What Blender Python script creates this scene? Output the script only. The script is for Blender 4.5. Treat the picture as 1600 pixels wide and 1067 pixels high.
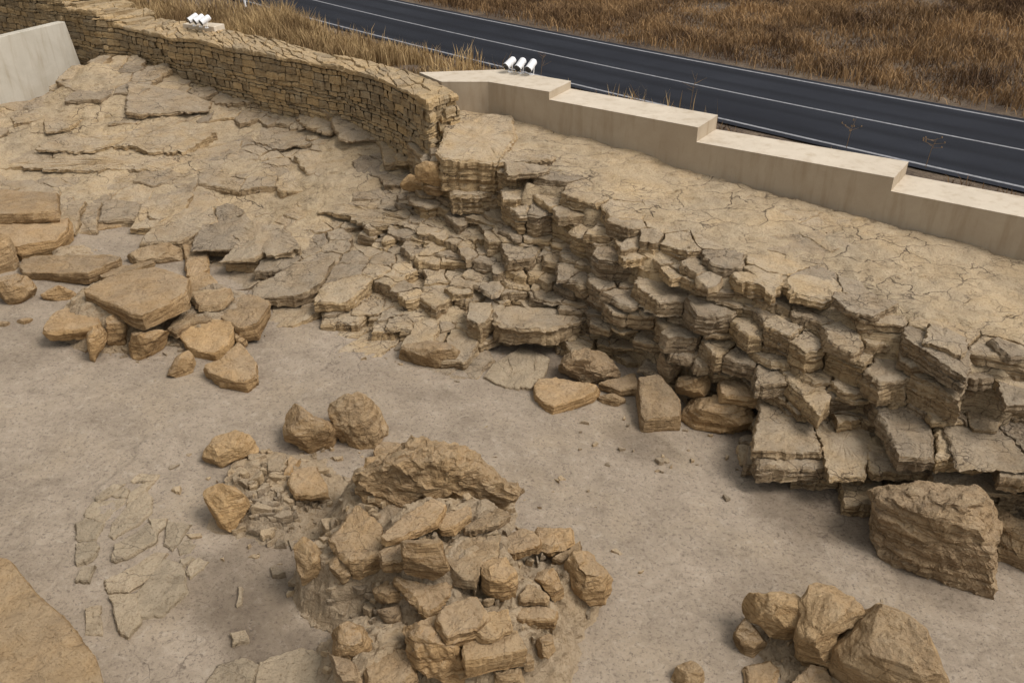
import bpy, math, random
import numpy as np
from mathutils import Vector, Matrix
D2R = math.radians
for o in list(bpy.data.objects): bpy.data.objects.remove(o)
S = bpy.context.scene
COL = S.collection
rng = np.random.default_rng(7)
random.seed(7)

# ------------------------------------------------------------ camera, sky, sun, exposure
F_PX, PITCH, CAM_H = 1350.0, D2R(30.75), 9.0
cam_d = bpy.data.cameras.new('camera'); cam = bpy.data.objects.new('camera', cam_d); COL.objects.link(cam)
cam.location = (0, 0, CAM_H); cam.rotation_euler = (D2R(90) - PITCH, 0, 0)
cam_d.sensor_width = 36; cam_d.lens = 36 * F_PX / 1600; cam_d.clip_end = 2000
S.camera = cam
SUN_EL, SUN_AZ = D2R(54), D2R(108)          # azimuth clockwise from +Y
w = bpy.data.worlds.new('World'); S.world = w; w.use_nodes = True
nt = w.node_tree; nt.nodes.clear()
sky = nt.nodes.new('ShaderNodeTexSky'); sky.sky_type = 'NISHITA'; sky.sun_disc = False
sky.sun_elevation = SUN_EL; sky.sun_rotation = SUN_AZ; sky.air_density = 1.5; sky.dust_density = 4.0
hs = nt.nodes.new('ShaderNodeHueSaturation'); hs.inputs['Saturation'].default_value = 0.06
bg = nt.nodes.new('ShaderNodeBackground'); bg.inputs['Strength'].default_value = 0.098
wo = nt.nodes.new('ShaderNodeOutputWorld')
nt.links.new(sky.outputs[0], hs.inputs['Color']); nt.links.new(hs.outputs[0], bg.inputs[0]); nt.links.new(bg.outputs[0], wo.inputs[0])
sd = bpy.data.lights.new('sun', 'SUN'); sd.energy = 1.5; sd.angle = D2R(24); sd.color = (1, 0.925, 0.86)
sun = bpy.data.objects.new('sun', sd); COL.objects.link(sun)
dirv = Vector((math.sin(SUN_AZ) * math.cos(SUN_EL), math.cos(SUN_AZ) * math.cos(SUN_EL), math.sin(SUN_EL)))
sun.rotation_euler = dirv.to_track_quat('Z', 'Y').to_euler()
S.view_settings.view_transform = 'Standard'; S.view_settings.look = 'None'
S.view_settings.gamma = 1; S.view_settings.exposure = 0.42
S.render.engine = 'CYCLES'

# ------------------------------------------------------------ measuring helpers
cp, sp = math.cos(PITCH), math.sin(PITCH)
def ray(x, y):
    return np.array([(x - 800) / F_PX, cp + sp * (533.5 - y) / F_PX, -sp + cp * (533.5 - y) / F_PX])
def U(x, y, z):
    d = ray(x, y); t = (z - CAM_H) / d[2]
    return np.array([d[0] * t, d[1] * t, z])
def UP(x, y, p0, n):                        # point where a line of sight meets a plane
    d = ray(x, y); c = np.array([0, 0, CAM_H]); n = np.asarray(n, float)
    return c + d * (np.dot(np.asarray(p0) - c, n) / np.dot(d, n))
def floor_z(x, y):
    x = np.asarray(x, float)
    return -0.75 - 0.07 * np.clip(x, -14, 14)
def UF(x, y, dz=0.0):                       # point on the pit floor
    z = -0.7
    for _ in range(8):
        p = U(x, y, z); z = float(floor_z(p[0], p[1])) + dz
    return U(x, y, z)

# ------------------------------------------------------------ noise
def _h(ix, iy, iz, s):
    n = (ix * 374761393 + iy * 668265263 + iz * 2147483647 + s * 1274126177) & 0xFFFFFFFF
    n = ((n ^ (n >> 13)) * 1274126177) & 0xFFFFFFFF
    n = ((n ^ (n >> 16)) * 2246822519) & 0xFFFFFFFF
    return ((n ^ (n >> 15)) & 0xFFFFFF) / float(0xFFFFFF) * 2 - 1
def vnoise(p, s=0):
    p = np.asarray(p, float); i = np.floor(p).astype(np.int64); f = p - i; f = f * f * (3 - 2 * f)
    out = 0
    for a in (0, 1):
        wx = f[:, 0] if a else 1 - f[:, 0]
        for b in (0, 1):
            wy = f[:, 1] if b else 1 - f[:, 1]
            for c in (0, 1):
                wz = f[:, 2] if c else 1 - f[:, 2]
                out = out + wx * wy * wz * _h(i[:, 0] + a, i[:, 1] + b, i[:, 2] + c, s)
    return out
def fbm(p, s=0, o=4, g=0.5):
    p = np.asarray(p, float); a = 1.0; r = 0; n = 0
    for k in range(o):
        r = r + a * vnoise(p * (2.03 ** k) + 17.3 * k, s + k); n += a; a *= g
    return r / n
def xy3(x, y, f, s=0.0):
    x = np.asarray(x, float).ravel(); y = np.asarray(y, float).ravel()
    return np.stack([x * f, y * f, np.full_like(x, s)], 1)
def sstep(a, b, x):
    t = np.clip((x - a) / (b - a), 0, 1); return t * t * (3 - 2 * t)

# ------------------------------------------------------------ materials
def mat_new(name):
    m = bpy.data.materials.new(name); m.use_nodes = True
    n = m.node_tree; n.nodes.clear()
    out = n.nodes.new('ShaderNodeOutputMaterial'); b = n.nodes.new('ShaderNodeBsdfPrincipled')
    n.links.new(b.outputs[0], out.inputs[0]); b.inputs['Roughness'].default_value = 0.9
    b.inputs['Specular IOR Level'].default_value = 0.2
    return m, n, b
def N(n, t, **k):
    o = n.nodes.new(t)
    for a, v in k.items():
        if a.startswith('_'): setattr(o, a[1:], v)
        else:
            key = a.replace('__', ' ')
            o.inputs[key].default_value = v
    return o
def noise(n, vec, scale, detail=4, rough=0.55, dist=0):
    o = n.nodes.new('ShaderNodeTexNoise'); o.inputs['Scale'].default_value = scale
    o.inputs['Detail'].default_value = detail; o.inputs['Roughness'].default_value = rough
    o.inputs['Distortion'].default_value = dist
    n.links.new(vec, o.inputs['Vector']); return o.outputs['Fac']
def ramp(n, fac, stops):
    o = n.nodes.new('ShaderNodeValToRGB'); e = o.color_ramp.elements
    while len(e) < len(stops): e.new(0.5)
    for i, (p, c) in enumerate(stops):
        e[i].position = p; e[i].color = (c[0], c[1], c[2], 1) if hasattr(c, '__len__') else (c, c, c, 1)
    n.links.new(fac, o.inputs[0]); return o.outputs[0]
def mix(n, fac, a, b, mode='MIX'):
    o = n.nodes.new('ShaderNodeMix'); o.data_type = 'RGBA'; o.blend_type = mode
    if isinstance(fac, (int, float)): o.inputs[0].default_value = fac
    else: n.links.new(fac, o.inputs[0])
    for k, v in ((6, a), (7, b)):
        if isinstance(v, tuple): o.inputs[k].default_value = (*v, 1)
        else: n.links.new(v, o.inputs[k])
    return o.outputs[2]
def mth(n, op, a, b=None, c=None):
    o = n.nodes.new('ShaderNodeMath'); o.operation = op
    for i, v in enumerate((a, b, c)):
        if v is None: continue
        if isinstance(v, (int, float)): o.inputs[i].default_value = v
        else: n.links.new(v, o.inputs[i])
    return o.outputs[0]
def bump(n, h, strength, dist, prev=None):
    o = n.nodes.new('ShaderNodeBump'); o.inputs['Strength'].default_value = strength
    o.inputs['Distance'].default_value = dist; n.links.new(h, o.inputs['Height'])
    if prev is not None: n.links.new(prev, o.inputs['Normal'])
    return o.outputs[0]
def attr(n, name):
    o = n.nodes.new('ShaderNodeAttribute'); o.attribute_name = name; return o
def mapping(n, vec, sc):
    o = n.nodes.new('ShaderNodeMapping'); o.inputs['Scale'].default_value = sc
    n.links.new(vec, o.inputs['Vector']); return o.outputs[0]

def rock_material(name, c_dark, c_mid, c_light, c_ochre, och=0.5, dust=0.25, crack=0.0, lam=0.5, fine=1.0, crackscale=2.2, dustcol=(0.37, 0.31, 0.235)):
    m, n, b = mat_new(name)
    g = n.nodes.new('ShaderNodeNewGeometry'); P = g.outputs['Position']
    tone = attr(n, 'tone').outputs['Fac']
    big = noise(n, P, 0.55, 4, 0.6, 0.6); med = noise(n, P, 3.2, 6, 0.62, 0.4); fin = noise(n, P, 24, 5, 0.7); fin2 = noise(n, P, 90, 3, 0.7)
    lamv = mapping(n, P, (1.0, 1.0, 8.0)); lm = noise(n, lamv, 1.5, 6, 0.7, 0.8)
    base = ramp(n, med, [(0.25, c_dark), (0.5, c_mid), (0.75, c_light)])
    of = mth(n, 'MULTIPLY', ramp(n, mth(n, 'ADD', mth(n, 'MULTIPLY', big, 0.7), mth(n, 'MULTIPLY', tone, 0.45)), [(0.42, 0.0), (0.72, 1.0)]), och)
    base = mix(n, of, base, c_ochre)
    base = mix(n, mth(n, 'MULTIPLY', lm, lam), base, mix(n, 1.0, base, (0.62, 0.58, 0.52), 'MULTIPLY'))
    sep = n.nodes.new('ShaderNodeSeparateXYZ'); n.links.new(g.outputs['True Normal'], sep.inputs[0])
    up = ramp(n, sep.outputs[2], [(0.55, 0.0), (0.95, 1.0)])
    dn = noise(n, P, 1.7, 5, 0.6)
    base = mix(n, mth(n, 'MULTIPLY', mth(n, 'MULTIPLY', up, ramp(n, dn, [(0.35, 0.3), (0.6, 1.0)])), dust), base, dustcol)
    tv = mth(n, 'ADD', mth(n, 'ADD', mth(n, 'MULTIPLY', tone, 0.42), mth(n, 'MULTIPLY', big, 0.5)), 0.52)
    cmb = n.nodes.new('ShaderNodeCombineColor')
    for i in range(3): n.links.new(tv, cmb.inputs[i])
    base = mix(n, 1.0, base, cmb.outputs[0], 'MULTIPLY')
    base = mix(n, ramp(n, fin, [(0.32, 0.75), (0.48, 0.0)]), base, mix(n, 1.0, base, (0.5, 0.43, 0.35), 'MULTIPLY'))
    base = mix(n, ramp(n, fin2, [(0.58, 0.0), (0.75, 0.35)]), base, (0.5, 0.42, 0.3))
    ll = noise(n, mapping(n, P, (0.9, 0.9, 22.0)), 1.0, 4, 0.65, 0.9); llm = mth(n, 'MULTIPLY', ramp(n, ll, [(0.40, 1.0), (0.46, 0.0)]), mth(n, 'MULTIPLY', mth(n, 'SUBTRACT', 1.0, up), lam))
    base = mix(n, llm, base, mix(n, 1.0, base, (0.55, 0.47, 0.38), 'MULTIPLY'))
    hgt = mth(n, 'ADD', mth(n, 'MULTIPLY', fin, 0.5), mth(n, 'MULTIPLY', fin2, 0.15))
    hgt = mth(n, 'ADD', hgt, mth(n, 'MULTIPLY', med, 1.5))
    hgt = mth(n, 'ADD', hgt, mth(n, 'MULTIPLY', lm, lam * 1.2))
    hgt = mth(n, 'SUBTRACT', hgt, mth(n, 'MULTIPLY', llm, 0.5))
    nb = bump(n, hgt, 1.0, 0.045 * fine)
    if crack > 0:
        wv = n.nodes.new('ShaderNodeVectorMath'); wv.operation = 'MULTIPLY_ADD'
        nz = n.nodes.new('ShaderNodeTexNoise'); nz.inputs['Scale'].default_value = 2.2; nz.inputs['Detail'].default_value = 5
        n.links.new(P, nz.inputs['Vector']); n.links.new(nz.outputs['Color'], wv.inputs[0]); wv.inputs[1].default_value = (0.5,) * 3; n.links.new(mapping(n, P, (0.7, 1.2, 1.0)), wv.inputs[2])
        v = n.nodes.new('ShaderNodeTexVoronoi'); v.feature = 'DISTANCE_TO_EDGE'; v.inputs['Scale'].default_value = crackscale
        v.inputs['Randomness'].default_value = 1.0
        n.links.new(wv.outputs[0], v.inputs['Vector'])
        msk = ramp(n, noise(n, P, 0.7, 4), [(0.43, 0.05), (0.57, 1.0)])
        cr = mth(n, 'MULTIPLY', ramp(n, v.outputs['Distance'], [(0.0, 1.0), (0.020, 0.0)]), mth(n, 'MULTIPLY', msk, crack))
        v3 = n.nodes.new('ShaderNodeTexVoronoi'); v3.feature = 'DISTANCE_TO_EDGE'; v3.inputs['Scale'].default_value = crackscale * 2.7; n.links.new(wv.outputs[0], v3.inputs['Vector'])
        cr = mth(n, 'MAXIMUM', cr, mth(n, 'MULTIPLY', ramp(n, v3.outputs['Distance'], [(0.0, 1.0), (0.035, 0.0)]), mth(n, 'MULTIPLY', ramp(n, noise(n, P, 1.1, 3), [(0.5, 0.0), (0.62, 0.75)]), crack)))
        base = mix(n, cr, base, (0.09, 0.065, 0.045))
        nb = bump(n, mth(n, 'SUBTRACT', 1.0, cr), 0.8, 0.02, nb)
    n.links.new(base, b.inputs['Base Color']); n.links.new(nb, b.inputs['Normal'])
    return m
M = {}
M['bed'] = rock_material('bedrock_stone', (0.22, 0.157, 0.095), (0.40, 0.30, 0.19), (0.53, 0.415, 0.272), (0.48, 0.34, 0.175), 0.7, 0.55, 0.9, 0.6, 1.3, dustcol=(0.41, 0.35, 0.27))
M['core'] = rock_material('bedrock_core', (0.26, 0.195, 0.122), (0.45, 0.352, 0.228), (0.58, 0.475, 0.325), (0.54, 0.39, 0.215), 0.8, 0.35, 1.0, 0.4, 1.5, 1.3, dustcol=(0.52, 0.435, 0.32))
M['ochre'] = rock_material('ochre_sandstone', (0.215, 0.139, 0.072), (0.39, 0.268, 0.143), (0.50, 0.36, 0.208), (0.46, 0.285, 0.122), 0.5, 0.35, 0.35, 0.6, 1.2, 1.6)
M['pale'] = rock_material('pale_limestone', (0.235, 0.155, 0.085), (0.43, 0.305, 0.175), (0.57, 0.44, 0.285), (0.48, 0.31, 0.14), 0.6, 0.2, 0.35, 0.4, 1.7, 3.5)
M['grey'] = rock_material('weathered_limestone', (0.22, 0.155, 0.092), (0.41, 0.295, 0.18), (0.53, 0.41, 0.265), (0.46, 0.31, 0.155), 0.6, 0.2, 0.6, 0.5, 1.6, 2.4)
M['orange'] = rock_material('orange_sandstone', (0.24, 0.155, 0.078), (0.40, 0.275, 0.145), (0.50, 0.365, 0.21), (0.46, 0.285, 0.12), 0.6, 0.25, 0.3, 0.4, 1.0, 1.4)
M['masonry'] = rock_material('masonry_stone', (0.22, 0.160, 0.092), (0.41, 0.31, 0.185), (0.54, 0.43, 0.275), (0.44, 0.30, 0.14), 0.6, 0.3, 0.0, 0.35)

def floor_material():
    m, n, b = mat_new('mortar_floor')
    g = n.nodes.new('ShaderNodeNewGeometry'); P = g.outputs['Position']
    big = noise(n, P, 0.35, 5, 0.6, 0.8); med = noise(n, P, 1.6, 7, 0.68, 0.5); fin = noise(n, P, 18, 6, 0.75); gr = noise(n, P, 70, 3, 0.8)
    base = ramp(n, mth(n, 'ADD', mth(n, 'MULTIPLY', big, 0.55), mth(n, 'MULTIPLY', med, 0.45)),
                [(0.32, (0.20, 0.155, 0.110)), (0.46, (0.31, 0.25, 0.184)), (0.56, (0.36, 0.292, 0.218)), (0.72, (0.44, 0.363, 0.275))])
    base = mix(n, ramp(n, noise(n, P, 0.8, 4, 0.5), [(0.5, 0.0), (0.7, 0.5)]), base, (0.36, 0.282, 0.19))
    mm_ = noise(n, P, 6.5, 7, 0.72, 0.6)
    base = mix(n, ramp(n, mm_, [(0.36, 0.45), (0.48, 0.0)]), base, (0.20, 0.158, 0.118))
    base = mix(n, ramp(n, mm_, [(0.54, 0.0), (0.66, 0.5)]), base, (0.44, 0.375, 0.295))
    base = mix(n, ramp(n, fin, [(0.35, 0.85), (0.47, 0.0)]), base, (0.14, 0.108, 0.083))
    base = mix(n, ramp(n, gr, [(0.62, 0.0), (0.74, 0.7)]), base, (0.52, 0.45, 0.36))
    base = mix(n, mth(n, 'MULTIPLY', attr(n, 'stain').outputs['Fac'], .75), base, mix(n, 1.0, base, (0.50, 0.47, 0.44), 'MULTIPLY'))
    v = n.nodes.new('ShaderNodeTexVoronoi'); v.inputs['Scale'].default_value = 14; n.links.new(P, v.inputs['Vector'])
    base = mix(n, ramp(n, v.outputs['Distance'], [(0.06, 0.7), (0.12, 0.0)]), base, (0.16, 0.12, 0.09))
    wv = n.nodes.new('ShaderNodeVectorMath'); wv.operation = 'MULTIPLY_ADD'
    nz = n.nodes.new('ShaderNodeTexNoise'); nz.inputs['Scale'].default_value = 1.3; nz.inputs['Detail'].default_value = 8
    n.links.new(P, nz.inputs['Vector']); n.links.new(nz.outputs['Color'], wv.inputs[0]); wv.inputs[1].default_value = (1.2,) * 3; n.links.new(P, wv.inputs[2])
    v2 = n.nodes.new('ShaderNodeTexVoronoi'); v2.feature = 'DISTANCE_TO_EDGE'; v2.inputs['Scale'].default_value = 0.42; n.links.new(wv.outputs[0], v2.inputs['Vector'])
    cr = mth(n, 'MULTIPLY', ramp(n, v2.outputs['Distance'], [(0.0, 1.0), (0.006, 0.0)]), ramp(n, noise(n, P, 0.35, 2), [(0.52, 0.0), (0.60, 0.6)]))
    base = mix(n, cr, base, (0.10, 0.075, 0.058))
    n.links.new(base, b.inputs['Base Color'])
    h = mth(n, 'ADD', mth(n, 'MULTIPLY', mth(n, 'ADD', fin, mm_), 0.8), mth(n, 'ADD', mth(n, 'MULTIPLY', gr, 0.25), mth(n, 'MULTIPLY', med, 2.2)))
    nb = bump(n, h, 0.8, 0.03); nb = bump(n, mth(n, 'SUBTRACT', 1.0, cr), 0.7, 0.015, nb)
    n.links.new(nb, b.inputs['Normal']); return m
M['floor'] = floor_material()

def plaster_material(name, c1, c2):
    m, n, b = mat_new(name)
    P = n.nodes.new('ShaderNodeNewGeometry').outputs['Position']
    a = noise(n, P, 0.9, 6, 0.65, 0.5); f = noise(n, P, 30, 4, 0.7)
    base = ramp(n, a, [(0.3, c1), (0.7, c2)])
    st = noise(n, mapping(n, P, (2.5, 2.5, 0.35)), 1.6, 4, 0.6)
    base = mix(n, ramp(n, st, [(0.50, 0.0), (0.72, 0.6)]), base, mix(n, 1.0, base, (0.72, 0.66, 0.58), 'MULTIPLY'))
    base = mix(n, ramp(n, f, [(0.3, 0.25), (0.45, 0.0)]), base, mix(n, 1.0, base, (0.7, 0.66, 0.6), 'MULTIPLY'))
    n.links.new(base, b.inputs['Base Color']); n.links.new(bump(n, mth(n, 'ADD', a, mth(n, 'MULTIPLY', f, 0.3)), 0.5, 0.015), b.inputs['Normal'])
    return m
M['parapet'] = plaster_material('cream_render_shaded', (0.40, 0.322, 0.23), (0.47, 0.39, 0.285))  # darker cream: shade on the parapet faces is mixed into the colour
M['cap_lit'] = plaster_material('cream_coping_lit', (0.52, 0.445, 0.345), (0.62, 0.54, 0.43))  # same cream, lighter: light on the parapet top is painted in
M['whitewall'] = plaster_material('white_render', (0.44, 0.40, 0.325), (0.54, 0.50, 0.42))

def asphalt():
    m, n, b = mat_new('asphalt')
    P = n.nodes.new('ShaderNodeNewGeometry').outputs['Position']
    at = attr(n, 'lane').outputs['Fac']
    a = noise(n, P, 0.25, 5, 0.6); f = noise(n, P, 45, 3, 0.8); st = noise(n, P, 1.1, 4, .6)
    base = ramp(n, a, [(0.35, (0.013, 0.0145, 0.020)), (0.65, (0.022, 0.0245, 0.032))])
    wt = mth(n, 'ADD', at, mth(n, 'MULTIPLY', mth(n, 'SUBTRACT', st, 0.5), 0.35))
    base = mix(n, ramp(n, wt, [(0.35, 0.0), (0.85, 0.8)]), base, (0.009, 0.010, 0.014))
    base = mix(n, ramp(n, f, [(0.55, 0.0), (0.7, 0.5)]), base, (0.06, 0.061, 0.066)); b.inputs['Specular IOR Level'].default_value = 0.12
    n.links.new(base, b.inputs['Base Color']); b.inputs['Roughness'].default_value = 0.75
    n.links.new(bump(n, f, 0.5, 0.01), b.inputs['Normal']); return m
M['asphalt'] = asphalt()
def simple(name, c, rough=0.6, metal=0, var=0.15):
    m, n, b = mat_new(name)
    P = n.nodes.new('ShaderNodeNewGeometry').outputs['Position']
    a = noise(n, P, 9, 5, 0.6)
    n.links.new(ramp(n, a, [(0.3, tuple(x * (1 - var) for x in c)), (0.7, tuple(min(1, x * (1 + var)) for x in c))]), b.inputs['Base Color'])
    b.inputs['Roughness'].default_value = rough; b.inputs['Metallic'].default_value = metal; b.inputs['Specular IOR Level'].default_value = 0.5
    return m
M['line'] = simple('road_paint', (0.24, 0.24, 0.25), 0.7, 0, 0.3)
M['white'] = simple('white_enamel', (0.80, 0.80, 0.80), 0.35, 0, 0.03)
M['black'] = simple('dark_glass', (0.012, 0.013, 0.015), 0.12)
M['bezel'] = simple('black_bezel', (0.03, 0.03, 0.032), 0.5)
M['twig'] = simple('dry_stem', (0.22, 0.14, 0.07), 0.9)
def soil(name, stops, sc=0.8):
    m, n, b = mat_new(name)
    P = n.nodes.new('ShaderNodeNewGeometry').outputs['Position']
    a = noise(n, P, sc, 8, 0.7, 0.6); f = noise(n, P, 14, 5, 0.75)
    base = ramp(n, a, stops)
    base = mix(n, ramp(n, f, [(0.35, 0.8), (0.5, 0.0)]), base, mix(n, 1.0, base, (0.35, 0.33, 0.3), 'MULTIPLY'))
    base = mix(n, ramp(n, f, [(0.58, 0.0), (0.72, 0.6)]), base, (0.32, 0.25, 0.17))
    n.links.new(base, b.inputs['Base Color']); n.links.new(bump(n, mth(n, 'ADD', a, mth(n, 'MULTIPLY', f, .4)), 1, 0.08), b.inputs['Normal']); return m
M['soil'] = soil('roadside_soil', [(0.3, (0.055, 0.04, 0.032)), (0.5, (0.12, 0.088, 0.062)), (0.7, (0.19, 0.145, 0.1))])
def grassmat(name, lo, hi):
    m, n, b = mat_new(name)
    P = n.nodes.new('ShaderNodeNewGeometry').outputs['Position']
    t = attr(n, 'tone').outputs['Fac']; a = noise(n, P, 0.35, 5, 0.65, 0.5)
    f = mth(n, 'ADD', mth(n, 'MULTIPLY', t, 0.42), mth(n, 'SUBTRACT', mth(n, 'MULTIPLY', a, 1.1), 0.24))
    n.links.new(ramp(n, f, [(0.3, lo), (0.52, tuple((x + y) / 2 for x, y in zip(lo, hi))), (0.78, hi)]), b.inputs['Base Color']); return m
M['grass'] = grassmat('dry_grass_blades', (0.085, 0.048, 0.026), (0.42, 0.262, 0.122))
M['gold'] = grassmat('golden_grass_blades', (0.18, 0.11, 0.05), (0.56, 0.40, 0.20))

# ------------------------------------------------------------ mesh accumulation
class Acc:
    def __init__(s): s.v = []; s.q = []; s.t = []; s.tone = []; s.n = 0
    def add(s, v, quads=None, tris=None, tone=0.5):
        v = np.asarray(v, float)
        if quads is not None and len(quads): s.q.append(np.asarray(quads) + s.n)
        if tris is not None and len(tris): s.t.append(np.asarray(tris) + s.n)
        s.v.append(v); s.tone.append(np.full(len(v), tone) if np.isscalar(tone) else tone); s.n += len(v)
    def verts(s): return np.concatenate(s.v)
    def build(s, name, mat, parent=None, smooth=False, disp=None, loc=None, mat_index=None):
        v = s.verts()
        if disp is not None: v = disp(v)
        if loc is not None: v = v - np.asarray(loc, float)
        q = np.concatenate(s.q) if s.q else np.zeros((0, 4), int)
        t = np.concatenate(s.t) if s.t else np.zeros((0, 3), int)
        me = bpy.data.meshes.new(name)
        me.vertices.add(len(v)); me.vertices.foreach_set('co', v.astype(np.float32).ravel())
        me.loops.add(q.size + t.size); me.loops.foreach_set('vertex_index', np.concatenate([q.ravel(), t.ravel()]).astype(np.int32))
        me.polygons.add(len(q) + len(t))
        ls = np.concatenate([np.arange(len(q)) * 4, q.size + np.arange(len(t)) * 3]).astype(np.int32)
        me.polygons.foreach_set('loop_start', ls)
        me.polygons.foreach_set('loop_total', np.concatenate([np.full(len(q), 4), np.full(len(t), 3)]).astype(np.int32))
        me.polygons.foreach_set('use_smooth', np.full(len(q) + len(t), smooth))
        me.update(calc_edges=True)
        a = me.attributes.new('tone', 'FLOAT', 'POINT'); a.data.foreach_set('value', np.concatenate(s.tone).astype(np.float32))
        for m in (mat if isinstance(mat, (list, tuple)) else [mat]): me.materials.append(m)
        o = bpy.data.objects.new(name, me); COL.objects.link(o)
        if loc is not None and parent is None: o.location = loc
        if parent is not None: o.parent = parent
        return o
def tag(o, label=None, cat=None, group=None, kind=None):
    if label: o['label'] = label
    if cat: o['category'] = cat
    if group: o['group'] = group
    if kind: o['kind'] = kind
    return o

def resample(poly, ds, jag=0.0, r=rng):
    p = np.asarray(poly, float); q = np.roll(p, -1, 0); out = []
    for a, b in zip(p, q):
        L = np.linalg.norm(b - a); k = max(1, int(round(L / ds)))
        t = np.arange(k) / k
        seg = a + (b - a) * t[:, None]
        if jag and k > 1:
            nrm = np.array([b[1] - a[1], a[0] - b[0]]) / (L + 1e-9)
            off = r.normal(0, jag, k); off[0] = r.normal(0, jag * .4)
            seg = seg + nrm * off[:, None]
        out.append(seg)
    return np.concatenate(out)
def area(p):
    q = np.roll(p, -1, 0); return 0.5 * np.sum(p[:, 0] * q[:, 1] - q[:, 0] * p[:, 1])
def prism(acc, poly, top, bot, ds=0.08, jag=0.012, tone=0.5, lam=0.02, nz=4, bevel=0.02, dome=0.0, r=rng, flare=0.0, tilt=(0, 0), tops=(0.9, 0.66, 0.36)):
    """rough block: poly (n,2) outline of its top, heights top > bot"""
    if area(np.asarray(poly)) < 0: poly = poly[::-1]
    o = resample(poly, ds, jag, r); m = len(o); c = o.mean(0); d = o - c
    L = np.linalg.norm(d, axis=1, keepdims=True) + 1e-9; dn = d / L
    H = top - bot; rings = []
    nlam = r.uniform(-1, 1, nz + 1)
    for k in range(nz + 1):
        f = k / nz
        off = lam * nlam[k] + flare * (1 - f) + r.normal(0, lam * .35, (m, 1))
        if k == nz: off = off * 0.3 - bevel * 0.5
        z = bot + (H - bevel) * f if k == nz else bot + (H - bevel) * min(1, f + r.uniform(-.08, .08) * (0 < k))
        rings.append(np.column_stack([c + d + dn * off, np.full(m, z)]))
    rr = rings[-1][:, :2] - c
    rings.append(np.column_stack([c + rr * (1 - np.minimum(bevel * 1.3 / L, .3)), np.full(m, top)]))
    rs_ = rr.copy()
    for s in tops:
        for _ in range(3): rs_ = .5 * rs_ + .25 * (np.roll(rs_, 1, 0) + np.roll(rs_, -1, 0))
        rings.append(np.column_stack([c + rs_ * s, np.full(m, top + dome * (1 - s * s))]))
    V = np.concatenate(rings + [np.array([[c[0], c[1], top + dome]])])
    g = sstep(bot, top, V[:, 2])
    V[:, 2] += g * ((V[:, 0] - c[0]) * tilt[0] + (V[:, 1] - c[1]) * tilt[1])
    nr = len(rings); i = np.arange(m); j = (i + 1) % m
    Q = np.concatenate([np.column_stack([k * m + i, k * m + j, (k + 1) * m + j, (k + 1) * m + i]) for k in range(nr - 1)])
    T = np.column_stack([(nr - 1) * m + i, (nr - 1) * m + j, np.full(m, nr * m)])
    acc.add(V, Q, T, tone)
def vdisp(v, a1=0.03, f1=2.5, a2=0.012, f2=9, s=3, zf=1.0):
    q = v * np.array([1, 1, zf])
    d = np.stack([fbm(q * f1, s + 11 * k, 3) for k in range(3)], 1) * a1 * 1.6
    d += np.stack([fbm(q * f2, s + 7 + 11 * k, 3) for k in range(3)], 1) * a2 * 1.6
    return v + d

# ------------------------------------------------------------ bedrock: a smooth guide surface, cut into beds and jointed blocks
CP = [(729,172,2.3),(807,184,2.25),(911,209,2.15),(1060,248,2.0),(1212,299,1.85),(1397,351,1.65),(1600,402,1.45),(1800,455,1.25),
 (760,210,2.25),(850,240,2.1),(1000,270,1.95),(1150,330,1.8),(1300,400,1.6),(1450,460,1.42),(1560,500,1.3),
 (700,236,2.2),(780,238,2.2),(690,200,2.2),(735,300,1.3),(700,300,1.3),(795,330,1.3),
 (830,290,2.0),(915,312,1.95),(840,345,1.2),(900,370,1.2),(960,330,1.85),(1060,370,1.75),(1150,422,1.62),(1230,428,1.55),(1300,450,1.48),(1350,502,1.4),(1430,525,1.32),(1500,540,1.26),(1600,570,1.18),(1800,650,.95),
 (640,528,-.40),(740,548,-.6),(860,570,-.95),(930,600,-1.0),(1000,640,-1.05),(1100,680,-1.1),(1170,712,-1.15),(1340,752,-1.25),(1480,775,-1.3),(1600,802,-1.35),(1800,850,-1.5),
 (500,465,-.2),(400,415,-.08),(330,385,.02),(240,347,.10),(100,335,0.22),(0,320,.32),(-150,310,.3),
 (219,101,2.1),(337,118,1.85),(422,142,1.8),(523,175,1.85),(624,229,1.45),(655,252,1.35),(330,135,1.7),(150,98,2.3),(185,106,2.15),(260,112,2.05),
 (230,165,1.6),(390,165,1.5),(400,195,1.2),(500,210,1.25),(590,240,1.2),(560,280,.95),(640,300,.95),
 (133,130,1.35),(60,160,1.25),(0,185,1.15),(-150,200,1.1),(100,215,.95),(250,215,1.05),(300,250,.75),(0,240,.75),(150,270,.55),(400,270,.7),(480,290,.65),
 (50,300,.3),(200,310,.25),(330,320,.2),(420,350,.0),(530,340,.4),(620,350,.5),(500,400,0.05),(600,430,.1),(600,490,-.2),
 (700,350,.85),(780,370,.9),(700,420,.2),(780,440,.3),(720,490,-.1),(820,500,-.3),(840,400,.7),
 (930,400,1.15),(930,460,.45),(920,530,-.4),(1000,430,1.15),(1010,520,.1),(1010,590,-.7),(1100,460,1.2),(1100,530,.45),(1100,600,-.3),
 (1200,470,1.25),(1200,560,.45),(1190,640,-.35),(1330,540,1.0),(1330,620,.25),(1330,690,-.5),(1470,590,.95),(1470,670,.1),(1450,735,-.8),(1580,640,.6),(1580,730,-.5),
 (1190,690,-.75),(1300,725,-.9)]
cw = np.array([U(*c) for c in CP])
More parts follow.
